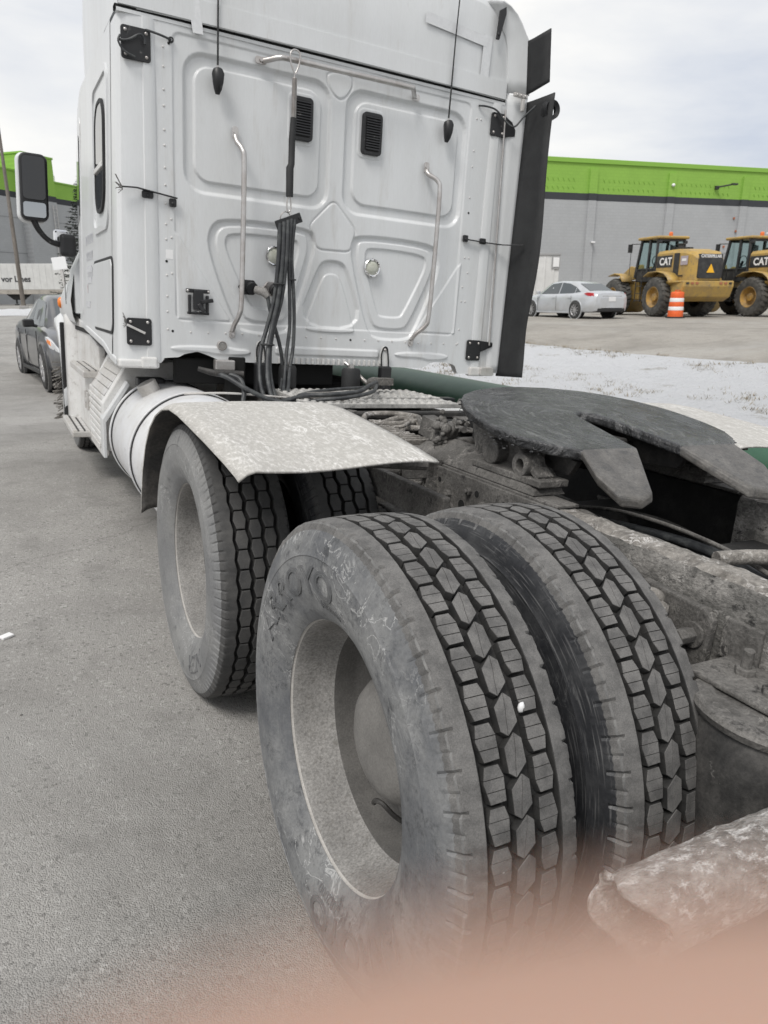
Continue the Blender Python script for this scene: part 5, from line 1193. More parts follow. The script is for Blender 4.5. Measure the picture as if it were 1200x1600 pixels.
# snow verge strip between the truck and the far lot ; u along, v across (world coordinates measured on the ground)
SN_FAR = [(6.5, 34.0), (9.5, 22.5), (11.30, 14.43), (12.02, 11.04), (12.5, 7.8), (13.2, 2.0), (14.5, -10.0), (15, -40)]
SN_NEAR = [(1.0, 34.0), (2.3, 20.0), (2.7, 14.4), (2.7, 11.04), (2.6, 7.8), (2.6, 2.0), (2.6, -10), (2.6, -40)]
def edge(P, y): return np.interp(y, [p[1] for p in P[::-1]], [p[0] for p in P[::-1]])
def snow_mat():
    m = bpy.data.materials.new('thin_snow_over_grass'); m.use_nodes = True; t = m.node_tree; N = t.nodes; lk = t.links.new; b = N['Principled BSDF']; b.inputs['Roughness'].default_value = .75
    co = N.new('ShaderNodeTexCoord'); n = N.new('ShaderNodeTexNoise'); n.inputs['Scale'].default_value = 1.1; n.inputs['Detail'].default_value = 10; n.inputs['Roughness'].default_value = .72; lk(co.outputs['Object'], n.inputs['Vector'])
    r = N.new('ShaderNodeMapRange'); r.inputs['From Min'].default_value = .60; r.inputs['From Max'].default_value = .72; lk(n.outputs['Fac'], r.inputs['Value'])
    mx = N.new('ShaderNodeMixRGB'); lk(r.outputs[0], mx.inputs[0]); mx.inputs[1].default_value = (.70, .71, .73, 1); mx.inputs[2].default_value = (.30, .27, .22, 1); lk(mx.outputs[0], b.inputs['Base Color'])
    n2 = N.new('ShaderNodeTexNoise'); n2.inputs['Scale'].default_value = 9; n2.inputs['Detail'].default_value = 8; n2.inputs['Roughness'].default_value = .7; lk(co.outputs['Object'], n2.inputs['Vector'])
    bn = N.new('ShaderNodeBump'); bn.inputs['Strength'].default_value = 1; bn.inputs['Distance'].default_value = .16; lk(n2.outputs['Fac'], bn.inputs['Height']); lk(bn.outputs[0], b.inputs['Normal']); return m
SNOW = snow_mat()
G = []; ysn = np.concatenate([np.arange(-38, -2, 1.), np.arange(-2, 17, .12), np.arange(17, 33, .6)])
for y in ysn:
    a, b_ = float(edge(SN_NEAR, y)), float(edge(SN_FAR, y)); b_ += .12*noise.noise(Vector((0, y*1.3, 0)))+.05*noise.noise(Vector((3, y*5, 0))); col = []
    for u in np.linspace(0, 1, 72):
        x = a+(b_-a)*u; e_ = min(1, min(u, 1-u)*18); n1 = noise.noise(Vector((x*.9, y*.9, 0))); n2 = noise.noise(Vector((x*3.5, y*3.5, 2)))
        col.append((x, y, float(H(x, y))+.006+e_*(.05+.05*n1+.03*n2+.02*noise.noise(Vector((x*8, y*8, 5))))))
    G.append(col)
mb = MB(); mb.grid(G, flip=True); o = mb.build('snow_verge', SNOW, None, smooth=True, recalc=False); tag(o, kind='structure')
if o.data.polygons[50].normal.z < 0: o.data.flip_normals()
# far lot sheet
G = []
for y in np.concatenate([np.arange(-58, 60, 1.)]):
    a = float(edge(SN_FAR, y))-.5; G.append([(x, y, float(H(x, y))+.004) for x in np.concatenate([np.linspace(a, a+4, 10), np.linspace(a+5, 120, 46)])])
mb = MB(); mb.grid(G); o = mb.build('far_lot', LOT, None, smooth=True, recalc=False); tag(o, kind='structure')
if o.data.polygons[50].normal.z < 0: o.data.flip_normals()
# dead grass poking through the snow
mb = MB()
for k in range(1500):
    y = random.uniform(2, 17); a, b_ = float(edge(SN_NEAR, y)), float(edge(SN_FAR, y)); x = random.uniform(max(a, 5), b_)
    if noise.noise(Vector((x*.45, y*.45, 7))) < -.12: continue
    z = float(H(x, y))+.02
    for j in range(random.randint(7, 20)):
        an = random.uniform(0, 2*PI); l = random.uniform(.04, .13); px_, py_ = x+random.gauss(0, .07), y+random.gauss(0, .07); w = .007
        dx, dy = math.cos(an), math.sin(an)
        mb.add([(px_-dy*w, py_+dx*w, z), (px_+dy*w, py_-dx*w, z), (px_+dx*l*.9, py_+dy*l*.9, z+l*.75)], [(0, 1, 2)])
GRASS = M('dead_grass', (.20, .165, .11), (.30, .26, .19), .5, 5, fine=30, fv=.3, rough=.9, bump=0)
o = mb.build('dead_grass', GRASS, None, recalc=False); tag(o, 'dry brown grass tufts poking through the thin snow strip', 'grass', kind='stuff')
# small snow bank on the kerb, far left
G = []
for t in np.linspace(0, 1, 40):
    col = []
    for u in np.linspace(0, 1, 10):
        x = -3.2+t*4.6; y = 33.5+u*5.5+1.2*math.sin(t*3); hgt = .22*math.sin(PI*u)*(1 if t < .85 else (1-t)/.15)*(1+.5*noise.noise(Vector((x*1.5, y, 0))))
        col.append((x, y, float(H(x, y))+.01+max(0, hgt)))
    G.append(col)
mb = MB(); mb.grid(G); o = mb.build('snow_bank', SNOW, None, smooth=True); tag(o, kind='structure')
# loose stones and litter on the asphalt
STN = M('loose_gravel', (.30, .29, .27), (.12, .115, .11), .5, 30, fine=60, fv=.2, rough=.9, bump=0)
mb = MB()
for k in range(420):
    x = random.uniform(-3.4, -1.15); y = random.uniform(-.3, 9)**1; r = random.uniform(.0015, .0042)
    if random.random() < .05: r *= 1.7
    stone(mb, (x, y, float(H(x, y))+r*.4), r, (1.2, 1, .7), k)
o = mb.build('loose_gravel', STN, None); tag(o, 'fine loose gravel scattered on the grey asphalt', 'gravel', kind='stuff')
mb = MB(); x, y = -1.853, 2.004; z = float(H(x, y)); mb.box((x, y, z+.006), (.050, .038, .010), Matrix.Rotation(.5, 3, 'Z')); o = mb.build('paper_scrap', REFL, None, bevel=.002); tag(o, 'small square white scrap lying on the asphalt at the left edge', 'litter')

# ================================================================= GREEN PIPE along the far side of the truck
mb = MB(); GP = []
pts = [Vector((1.66, -3.0, .72)), Vector((1.66, 0, .735)), Vector((1.64, 3.0, .755)), Vector((1.64, 6.2, .76))]
pts = [TT @ p for p in pts]
rr = .24; mb.tube(pts, rr, 40); gp = mb.build('green_pipe', GREEN, None, smooth=40); tag(gp, 'long green painted steel pipe with rust flecks beside the truck on the snow side', 'pipe')
for t in (.05, .5, .95):
    p = pts[0].lerp(pts[-1], t); h = float(H(p.x, p.y)); m_ = MB(); m_.box((p.x, p.y, (h+p.z-rr)/2+.01), (.26, .22, p.z-rr-h+.04)); m_.build('pipe_cradle', MUD, gp, bevel=.01)
mb = MB()
for k in range(26):
    q = pts[0].lerp(pts[-1], .62+.2*random.random()); a = random.uniform(.9, 1.9); n = Vector((math.cos(a), 0, math.sin(a)))
    c = q+n*(rr+.0005); r = random.uniform(.006, .02); mb.lathe([(c.z-.001, r), (c.z+.0015, r*.7), (c.z+.002, .0005)], 7, (c.x, c.y, 0), 'z')
RUST = M('rust_spots', (.42, .16, .09), (.30, .11, .06), .5, 20, fine=80, rough=.9, bump=0); mb.build('rust_fleck', RUST, gp)
# ================================================================= BUILDINGS
def wallmat(name, c, bump=.35, var=.06):
    m = M(name, c, tuple(q*.90 for q in c), .45, .6, .3, fine=14, fv=var, rough=.85, bump=0)
    t = m.node_tree; N = t.nodes; lk = t.links.new; b = N['Principled BSDF']
    co = N.new('ShaderNodeTexCoord'); mp_ = N.new('ShaderNodeMapping'); mp_.inputs['Rotation'].default_value = (PI/2, 0, 0); lk(co.outputs['Object'], mp_.inputs[0])
    br = N.new('ShaderNodeTexBrick'); br.inputs['Scale'].default_value = 1; br.inputs['Mortar Size'].default_value = .012; br.inputs['Brick Width'].default_value = .42; br.inputs['Row Height'].default_value = .21; lk(mp_.outputs[0], br.inputs['Vector'])
    br.inputs['Color1'].default_value = (1, 1, 1, 1); br.inputs['Color2'].default_value = (.93, .93, .93, 1); br.inputs['Mortar'].default_value = (.80, .80, .80, 1)
    src = b.inputs['Base Color'].links[0].from_socket; mu = N.new('ShaderNodeMixRGB'); mu.blend_type = 'MULTIPLY'; mu.inputs[0].default_value = .55; lk(src, mu.inputs[1]); lk(br.outputs[0], mu.inputs[2]); lk(mu.outputs[0], b.inputs['Base Color'])
    return m
GREYW = wallmat('grey_painted_block', (.40, .41, .42)); LIMEW = wallmat('lime_painted_block', (.255, .46, .075)); BANDW = wallmat('charcoal_painted_block', (.045, .048, .055))
LIMET = flat('lime_cornice', (.22, .42, .06), .7); DOORM = flat('pale_grey_door', (.33, .335, .34), .6)
def local_frame(o, p, q):
    """place empty at p with local x towards q, local -y outward (towards the camera side)"""
    d = (Vector(q)-Vector(p)); o.location = p; o.rotation_euler = (0, 0, math.atan2(d.y, d.x)); return d.length
RBD = empty('warehouse'); tag(RBD, 'long grey block warehouse with lime green top band behind the wheel loaders', 'building')
Lw = local_frame(RBD, (33.3, 39.9, 0), (51.2, 35.6, 0))
def bpart(name, x0, x1, z0, z1, y0, y1, mat, par, bev=0):
    mb = MB(); mb.box(((x0+x1)/2, (y0+y1)/2, (z0+z1)/2), (x1-x0, y1-y0, z1-z0)); return mb.build(name, mat, par, bevel=bev)
X0, X1 = -28, 46
bpart('grey_wall', X0, X1, -1, 7.84, 0, 20, GREYW, RBD); bpart('dark_band', X0, X1, 7.84, 8.30, -.004, 20, BANDW, RBD); bpart('lime_wall', X0, X1, 8.30, 10.42, -.002, 20, LIMEW, RBD); bpart('cornice', X0, X1, 10.20, 10.50, -.10, 20.1, LIMET, RBD, .02)
pil = []
# pilasters measured along the wall
for x in [3.55+6.35*k for k in range(-5, 8)]:
    pl_ = bpart('pilaster', x, x+.62, -1, 7.838, -.16, 0.05, GREYW, RBD); bpart('pilaster_band', x, x+.62, 7.84, 8.298, -.162, .05, BANDW, pl_); bpart('pilaster_top', x, x+.62, 8.30, 9.85, -.16, .05, LIMEW, pl_)
    mb = MB()
    for r_ in range(2):
        for k in range(11):
            xx = x+1.15+k*.40
            mb.bar((xx, -.012, 9.22-r_*.52), (xx+.10, -.012, 9.05-r_*.52), .05, .03)
    s_ = mb.build('old_sign_fixing', LIMET, RBD); s_['kind'] = 'stuff'
dr = bpart('roller_door', 12.8, 15.75, .4, 4.55, -.02, .1, DOORM, RBD)
for k in range(14): bpart('door_slat', 12.82, 15.73, .62+k*.28, .64+k*.28+.23, -.035, -.02, DOORM, dr)
bpart('door_lintel', 12.6, 15.95, 4.55, 4.72, -.06, .1, LIMET if False else GREYW, RBD)
mb = MB(); mb.box((14.0, -.12, 9.02), (.25, .2, .25)); mb.bar((14.0, -.2, 9.05), (14.6, -.9, 9.15), .10, .10); mb.box((14.75, -1.0, 9.17), (.45, .25, .12)); mb.build('wall_lamp', flat('dark_lamp', (.03, .03, .03), .5), RBD, bevel=.02)
mb = MB(); stone(mb, (10.2, -.25, 9.05), .12, (1, 1, 1), 2); mb.build('dome_camera', REFL, RBD, smooth=True)
for x, z, n in ((4.1, 5.1, 'small_light'), (19.0, 6.0, 'small_light')):
    mb = MB(); mb.box((x, -.25, z), (.28, .15, .12)); mb.build(n, REFL, RBD, bevel=.02)
for x, z in ((15.3, 5.0), (16.2, 6.1), (15.9, 7.0)):
    mb = MB(); mb.box((x, -.05, z), (.14, .08, .16)); mb.build('conduit_box', RUST, RBD, bevel=.02)

LBD = empty('warehouse'); tag(LBD, 'grey warehouse with lime green parapet and raised lime tower behind the white trailer', 'building')
Ll = local_frame(LBD, (2.45, 89.28, 0), (10.87, 96.6, 0))
X0, X1 = -40, 60
bpart('grey_wall', X0, X1, -1, 11.55, 0, 25, GREYW, LBD); bpart('dark_band', X0, X1, 11.55, 12.15, -.01, 25, BANDW, LBD); bpart('lime_parapet', X0, 2.1, 12.15, 14.2, -.006, 25, LIMEW, LBD); bpart('parapet_coping', X0, 2.1, 14.2, 14.38, -.12, 25, LIMET, LBD, .02)
bpart('lime_parapet', 6.4, X1, 12.15, 13.75, -.006, 25, LIMEW, LBD); bpart('parapet_coping', 6.4, X1, 13.75, 13.92, -.12, 25, LIMET, LBD, .02)
tw = bpart('tower', 2.1, 6.4, 12.15, 15.95, -.9, 6, LIMEW, LBD); bpart('tower_coping', 2.0, 6.5, 15.95, 16.15, -1.0, 6.1, LIMET, tw, .02); bpart('tower_face', 2.1, 6.4, 11.55, 12.149, -.9, 0, BANDW, tw); bpart('tower_base', 2.1, 6.4, -1, 11.548, -.9, 0, GREYW, tw)
for z in (5.9, 9.5): bpart('panel_joint', X0, X1, z, z+.06, -.02, 0, BANDW if False else flat('joint_grey', (.22, .225, .23), .9), LBD)
mb = MB()
for s in (0, .5): mb.bar((5.6+s, -1.05, .6), (5.6+s, -1.05, 11.2), .06, .06)
for k in range(26): mb.bar((5.6, -1.05, .9+k*.4), (6.1, -1.05, .9+k*.4), .04, .04)
l_ = mb.build('wall_ladder', ALU, LBD)
mb = MB(); [mb.bar((9+k*.3, 2, 13.9), (9+k*.3, 2, 14.9), .05) for k in range(3)]; mb.bar((9, 2, 14.9), (9.6, 2, 14.9), .05); mb.build('roof_rail', ALU, LBD)

# ================================================================= white box trailer far left, white container behind the silver car
TRM = M('white_trailer_skin', (.66, .66, .65), (.56, .56, .55), .5, 1.5, .2, fine=20, fv=.04, rough=.6, bump=.02)
BT = empty('box_trailer'); p0, p1 = Vector((-8.4, 82.4, 0)), Vector((7.6, 73.2, 0)); Lt = local_frame(BT, p0, p1)
tag(BT, 'white box trailer with dark lettering parked before the left warehouse', 'trailer')
bpart('trailer_body', 0, 17, 2.02, 4.33, 0, 2.5, TRM, BT, .03); bpart('bottom_rail', 0, 17, 1.62, 2.02, .01, 2.49, M('dirty_rail', (.42, .39, .35), (.3, .28, .25), .5, 2, rough=.8, fine=20), BT)
for k in range(28): bpart('side_rivet_line', .3+k*.6, .32+k*.6, 2.06, 4.25, -.012, 0, flat('seam_grey', (.5, .5, .5), .7) if k == 0 else bpy.data.materials['seam_grey'], BT)
for x in (11.3, 11.9):
    mb = MB(); mb.bar((x, .6, 1.7), (x, .6, .75), .12); mb.box((x, .6, .66), (.3, .3, .1)); mb.build('landing_leg', flat('dark_leg', (.03, .03, .03), .7) if x < 11.5 else bpy.data.materials['dark_leg'], BT)
mb = MB(); mb.prism([(10.4, 1.65), (12.8, 1.65), (12.1, 1.1), (11.1, 1.1)], .5, .7, lambda u, v, t: (u, t, v)); mb.build('leg_brace', bpy.data.materials['dark_leg'], BT)
v, f = text_mesh('vor Lines', .74, .01, 'LEFT', .018); m_ = MB(); m_.add([(10.45+x, -.012-z, 2.95+y) for x, y, z in v], f); m_.build('lettering', flat('charcoal_print', (.035, .035, .04), .6), BT)
for x in (1.2, 2.5):
    mb = MB(); mb.cyl((x, .0, 1.05), (x, .5, 1.05), .5, 24); mb.build('trailer_wheel', BLACKR, BT, bevel=.03)

WC = empty('white_container'); local_frame(WC, (20.2, 30.4, 0), (24.45, 27.8, 0)); tag(WC, 'white steel container with vertical ribs behind the silver sedan', 'container')
bpart('container_wall', 0, 4.95, .72, 3.42, 0, 2.3, TRM, WC, .02)
for k in range(11): bpart('wall_rib', .2+k*.44, .30+k*.44, .8, 3.34, -.04, 0, TRM, WC, .01)
bpart('corner_frame', 4.55, 4.97, 2.75, 3.38, -.07, -.04, flat('frame_grey', (.30, .30, .30), .6), WC); bpart('corner_notice', 4.62, 4.92, 2.85, 3.30, -.09, -.07, REFL, WC)
bpart('top_rail', -.02, 5.0, 3.40, 3.50, -.05, 2.35, bpy.data.materials['frame_grey'], WC, .01)

# ================================================================= pole, sign, tree
pz = float(H(.656, 46.56))
POLEM = M('weathered_pole', (.13, .115, .10), (.19, .17, .15), .5, 3, fine=20, rough=.85, st=(1, 1, .2))
PO = empty('light_pole', (.656, 46.56, pz)); tag(PO, 'tall thin brown light pole at the left edge', 'pole')
mb = MB(); mb.tube([(0, 0, 0), (0, 0, 11.2)], [.13, .07], 12); mb.build('shaft', POLEM, PO, smooth=40)
mb = MB(); mb.bar((0, 0, 11.1), (-1.4, 0, 11.4), .07); mb.box((-1.7, 0, 11.42), (.7, .35, .16)); mb.build('lamp_head', POLEM, PO, bevel=.03)
mb = MB(); mb.box((0, 0, .05), (.5, .5, .5)); mb.build('footing', flat('concrete', (.35, .34, .33), .9), PO, bevel=.03)
SG = empty('sign', (2.35, 38.7, float(H(2.35, 38.7))), -.48); tag(SG, 'blank white rectangular sign on a leaning grey post', 'sign'); SG.rotation_euler = (0, -.10, -.48)
mb = MB(); mb.bar((0, 0, 0), (0, 0, 2.6), .14, .12); mb.build('post', ALU, SG)
mb = MB(); mb.box((0, -.08, 2.38), (.70, .02, .58)); mb.build('panel', REFL, SG, bevel=.02)

def spruce(c, h, R, seed):
    random.seed(seed); root = empty('spruce_tree', c); tr = MB(); tr.tube([(0, 0, 0), (0, 0, h)], [.17, .02], 10); tr.build('trunk', flat('spruce_bark', (.07, .055, .045), .9), root, smooth=40)
    mb = MB(); br = MB()
    for k in range(230):
        t = k/230; z = .5+t*(h-.7); an = k*2.399+random.uniform(-.3, .3); L_ = R*(1-t)**.85*random.uniform(.75, 1.12)+.12
        base = Vector((0, 0, z)); tip = Vector((math.cos(an)*L_, math.sin(an)*L_, z-.22*L_+.10*L_*random.random()))
        mid = (base+tip)/2+Vector((0, 0, -.06*L_)); tip += Vector((0, 0, .08*L_)); br.tube([base, mid, tip], [.02, .008], 4)
        n = int(14+L_*34)
        for j in range(n):
            s = random.uniform(.12, 1)**.8; p = base.lerp(mid, s*2) if s < .5 else mid.lerp(tip, s*2-1)
            side = Vector((-math.sin(an), math.cos(an), 0))*random.choice((-1, 1)); out_ = (tip-base).normalized(); d = (side*random.uniform(.3, 1)+out_*random.uniform(.2, 1)+Vector((0, 0, random.uniform(-.45, .25)))).normalized()
            l = random.uniform(.12, .30)*(1.2-s*.5); w = d.cross(Vector((random.uniform(-.4, .4), random.uniform(-.4, .4), 1))).normalized()*.035
            p = p+Vector((random.gauss(0, .02), random.gauss(0, .02), random.gauss(0, .02)))
            mb.add([p-w, p+w, p+d*l+w*.3, p+d*l-w*.3], [(0, 1, 2, 3)])
    br.build('branches', bpy.data.materials['spruce_bark'], root)
    NE = M('spruce_needles', (.040, .055, .045), (.075, .085, .070), .5, 2.5, fine=9, fv=.5, rough=.8, bump=0); mb.build('crown', NE, root, recalc=False); random.seed(3); return root
tag(spruce((4.9, 48.9, float(H(4.9, 48.9))), 8.0, 2.6, 4), 'dark green spruce half hidden behind the truck cab', 'tree')

# ================================================================= cars
TYREM = M('car_tyre', (.03, .03, .03), (.07, .07, .068), .4, 12, fine=60, rough=.85, bump=.1); RIMA = M('alloy_rim', (.50, .50, .51), (.35, .34, .33), .4, 15, fine=80, fv=.05, rough=.35, metal=.6, bump=0)
PALEG = flat('sky_lit_car_glass', (.30, .32, .33), .05, spec=.9); CARGLASS = flat('car_glass', (.06, .07, .075), .05, spec=.9); CHR = flat('chrome_trim', (.6, .6, .6), .2, .9); REDL = flat('red_tail_lens', (.45, .02, .025), .15); HEADL = flat('headlamp_lens', (.55, .56, .57), .08, spec=.8); ORL = flat('orange_indicator', (.70, .22, .05), .2); BLK = flat('black_trim', (.012, .012, .013), .5)  # PALEG: sky reflection on the side panes put into the glass colour
def car_wheel(parent, x, y, side, R=.335, n=10):
    w = empty('wheel', (x, y, R), 0, parent)
    mb = MB(); mb.lathe([(-.105, R*.66), (-.11, R*.8), (-.10, R*.95), (-.08, R), (.08, R), (.10, R*.95), (.11, R*.8), (.105, R*.66)], 40, ax='y'); mb.build('tyre', TYREM, w, smooth=40)
    mb = MB(); o = side*.095; mb.lathe([(o, R*.68), (o+side*.006, R*.66), (o-side*.02, R*.60), (o-side*.07, R*.58)], 40, ax='y'); 
    for k in range(n):
        a = 2*PI*k/n; mb.bar((math.cos(a)*.05, o-side*.012, math.sin(a)*.05), (math.cos(a+.06)*R*.65, o-side*.004, math.sin(a+.06)*R*.65), .034, .022, (0, 1, 0))
    mb.cyl((0, o-side*.03, 0), (0, o+side*.004, 0), .055, 16); mb.build('rim', RIMA, w, bevel=.003)
    mb = MB(); mb.cyl((0, o-side*.09, 0), (0, o-side*.075, 0), R*.60, 24); mb.build('brake_disc', BLK, w)
def sedan(name, paint, rear_style, hood_z=.98):
    root = empty(name)
    # station: x, half width, z bottom, z belt(shoulder), z top centre
    S = [(-2.42, .62, .42, .74, .80), (-2.38, .78, .30, .84, .97), (-2.25, .86, .25, .88, 1.045), (-1.9, .90, .24, .90, 1.06), (-1.4, .915, .24, .90, 1.04), (-.6, .92, .20, .90, .98), (.4, .92, .20, .88, .97), (1.0, .915, .22, .86, .99), (1.3, .91, .24, .84, .955), (1.8, .895, .24, .79, .885), (2.15, .86, .22, .72, .80), (2.35, .76, .22, .62, .70), (2.45, .58, .26, .52, .58)]
    G = []
    for x, w, zb, zs, zt in S:
        half = [(w*.80, zb), (w*.95, zb+.03), (w*.995, zb+.16), (w, (zb+zs)/2), (w*.985, zs-.10), (w*.955, zs), (w*.90, zs+(zt-zs)*.35+.02), (w*.78, zt-.025), (w*.45, zt-.004)]
        G.append([(x, y, z) for y, z in half]+[(x, 0, zt)]+[(x, -y, z) for y, z in half[::-1]])
    mb = MB(); mb.grid(G); mb.add(G[0], [tuple(range(19))]); mb.add(G[-1], [tuple(range(19))[::-1]]); body = mb.build('body', paint, root, smooth=38)
    # greenhouse
    gs = [(-1.86, .70, .985, .66, 1.02), (-1.15, .76, .94, .575, 1.34), (-.75, .79, .93, .58, 1.425), (-.15, .80, .92, .595, 1.455), (.30, .80, .92, .585, 1.43), (.55, .80, .92, .575, 1.385), (1.22, .775, .93, .66, .975)]
    G = []
    for x, wb, zb, wt, zt in gs: G.append([(x, wb, zb-.06), (x, wb, zb), (x, wt+.02, zt-.05), (x, wt-.05, zt-.012), (x, 0, zt), (x, -wt+.05, zt-.012), (x, -wt-.02, zt-.05), (x, -wb, zb), (x, -wb, zb-.06)])
    mb = MB(); mb.grid(G); mb.build('roof', paint, root, smooth=45)
    def ip(x, k): return np.interp(x, [g[0] for g in gs], [g[k] for g in gs])
    def sidepane(poly, nm='side_window'):
        for s in (-1, 1):
            P = []
            for x, t in poly:
                wb, zb, wt, zt = ip(x, 1), ip(x, 2), ip(x, 3)+.02, ip(x, 4)-.05; P.append((x, s*(wb+(wt-wb)*t+.006), zb+(zt-zb)*t))
            mb = MB(); mb.add(P, [tuple(range(len(P)))]); o = mb.build(nm, CARGLASS if rear_style else PALEG, root); md = o.modifiers.new('s', 'SOLIDIFY'); md.thickness = .006
    sidepane([(.95, .12), (.50, .86), (.40, .93), (-.18, .95), (-.18, .06)]); sidepane([(-.24, .06), (-.24, .95), (-.70, .90), (-1.10, .72), (-1.10, .06)]); sidepane([(-1.14, .08), (-1.14, .66), (-1.42, .30), (-1.46, .10)])
    for (xa_, xb_, nm) in ((.585, 1.19, 'windscreen'), (-1.80, -1.17, 'rear_window')):
        P = []
        for x, m in ((xa_, 1), (xb_, 1), (xb_, -1), (xa_, -1)):
            wt = ip(x, 3)-.05 if abs(x) < 1.5 else ip(x, 3)-.08; P.append((x, m*wt, ip(x, 4)+.006))
        mb = MB(); mb.add(P, [(0, 1, 2, 3)]); o = mb.build(nm, CARGLASS, root); md = o.modifiers.new('s', 'SOLIDIFY'); md.thickness = .008
    for s in (-1, 1):
        mb = MB(); mb.box((.88, s*.985, 1.0), (.14, .16, .12)); mb.bar((.92, s*.86, .95), (.90, s*.95, .97), .05); mb.build('door_mirror', paint if rear_style else BLK, root, bevel=.035, seg=3)
        for x in (1.40, -1.38):
            mb = MB(); mb.lathe([(s*.875, .385), (s*.925, .385), (s*.93, .37), (s*.925, .355), (s*.875, .33)], 40, (x, 0, .345), 'y'); mb.build('wheel_arch', paint, root, smooth=40)
            mb = MB(); mb.cyl((x, s*.70, .345), (x, s*.918, .345), .365, 36); mb.build('arch_liner', BLK, root)
            car_wheel(root, x, s*.83, s) if False else None
        for xx in (.98, -.21, -1.12):
            mb = MB(); mb.bar((xx, s*.926, .30), (xx+.03, s*.912, .88), .008, .010); mb.build('door_seam', BLK, root)
        for xx in (-.02, -.98):
            mb = MB(); mb.box((xx, s*.932, .80), (.18, .022, .024)); mb.build('door_handle', paint, root, bevel=.006)
        mb = MB(); mb.bar((.95, s*.815, .93), (-1.45, s*.805, .945), .012, .014); mb.build('belt_trim', CHR, root)
        mb = MB(); mb.bar((1.0, s*.925, .235), (-1.0, s*.925, .235), .03, .06); mb.build('sill', BLK if not rear_style else paint, root, bevel=.01)
        # lamps
        mb = MB(); mb.prism([(2.36, .62), (2.20, .74), (1.86, .80), (1.86, .74), (2.12, .64), (2.34, .56)], .60, .905, lambda u, v, t: (u-.10*max(0, (t-.6)/.3)**2, s*(t-.02-.16*max(0, (u-1.95)/.5)*t), v)); mb.build('headlamp', HEADL, root, bevel=.01)
        mb = MB(); mb.prism([(2.36, .60), (2.20, .72), (1.84, .815), (1.80, .79), (2.02, .66)], .87, .908, lambda u, v, t: (u-.06, s*(t-.012-.12*max(0, (u-1.95)/.5)*t), v)); mb.build('headlamp_side', HEADL, root)
        mb = MB(); mb.prism([(2.08, .69), (1.95, .735), (1.95, .775), (2.03, .755)], .88, .912, lambda u, v, t: (u-.06, s*(t-.012-.12*max(0, (u-1.95)/.5)*t), v)); mb.build('indicator', ORL, root)
        if not rear_style: continue
        mb = MB(); mb.prism([(-2.36, .86), (-2.30, .97), (-2.05, .99), (-1.88, .95), (-2.05, .88), (-2.34, .82)], .42 if rear_style else .5, .905, lambda u, v, t: (u+.075*max(0, (t-.5)/.4)**2, s*(t-.006-.10*max(0, (-u-1.95)/.45)*t), v)); mb.build('tail_lamp', REDL, root, bevel=.008)
    mb = MB(); mb.box((-2.40, 0, .86), (.03, .95, .035)); mb.build('boot_trim', CHR, root, bevel=.005)
    mb = MB(); mb.box((-2.425, 0, .74), (.02, .34, .16)); mb.build('number_plate', REFL, root, bevel=.004)
    mb = MB(); mb.box((-2.36, 0, .34), (.12, 1.35, .14)); mb.build('bumper_insert', BLK, root, bevel=.03)
    mb = MB(); mb.box((2.42, 0, .44), (.08, 1.30, .22)); mb.build('grille', BLK, root, bevel=.03)
    for x in (1.40, -1.38):
        for s in (-1, 1): car_wheel(root, x, s*.845, s)
    return root
SILV = M('silver_car_paint', (.55, .57, .60), (.48, .49, .50), .5, 2, fine=60, fv=.03, rough=.30, metal=.35, bump=0, coat=.5)
CHARC = M('charcoal_car_paint', (.085, .088, .095), (.14, .14, .14), .45, 3, fine=60, fv=.05, rough=.28, metal=.5, bump=0, coat=.6)
c1 = sedan('parked_car', SILV, True); tag(c1, 'silver four door sedan seen from behind near the wheel loaders', 'car')
hd = PI/2+math.radians(-3); fwd = Vector((math.cos(hd), math.sin(hd), 0)); lft = Vector((-fwd.y, fwd.x, 0)); p = Vector((18.9, 20.6, 0))+fwd*1.38-lft*.88; c1.location = (p.x, p.y, .57); c1.rotation_euler = (0, 0, hd)
c2 = sedan('parked_car', CHARC, False); tag(c2, 'charcoal grey sedan facing the camera in front of the truck', 'car')
hd = -PI/2+math.radians(4); fwd = Vector((math.cos(hd), math.sin(hd), 0)); lft = Vector((-fwd.y, fwd.x, 0)); p = Vector((-.94, 11.16, 0))-fwd*1.40+lft*.90; c2.location = (p.x-.02, p.y, .0); c2.rotation_euler = (0, -.012, hd)

# ================================================================= traffic drum
bx, by = 22.35, 18.68; bz = float(H(bx, by)); DR = empty('traffic_drum', (bx, by, bz)); tag(DR, 'orange and white striped traffic drum standing before the loader rear wheel', 'traffic drum')
zz = [(0, .30, .285, ORANGE), (.30, .44, .28, REFL), (.44, .62, .27, ORANGE), (.62, .76, .262, REFL), (.76, .97, .25, ORANGE)]
for a, b, r, m in zz:
    mb = MB(); mb.lathe([(a, r+.004), (a+.01, r+.006), ((a+b)/2, r+.002), (b-.01, r-.002), (b, r-.008)], 28, ax='z'); mb.build('stripe' if m is REFL else 'drum_band', m, DR, smooth=40)
mb = MB(); mb.lathe([(.97, .242), (1.0, .20), (1.005, .08), (1.0, .001)], 28, ax='z'); mb.box((0, 0, 1.05), (.26, .04, .03)); mb.box((-.12, 0, 1.02), (.03, .04, .06)); mb.box((.12, 0, 1.02), (.03, .04, .06)); mb.build('drum_top', ORANGE, DR, smooth=40)
mb = MB(); mb.lathe([(-.02, .36), (.05, .35), (.06, .28)], 28, ax='z', cap0=True); mb.build('rubber_base', BLACKR, DR)

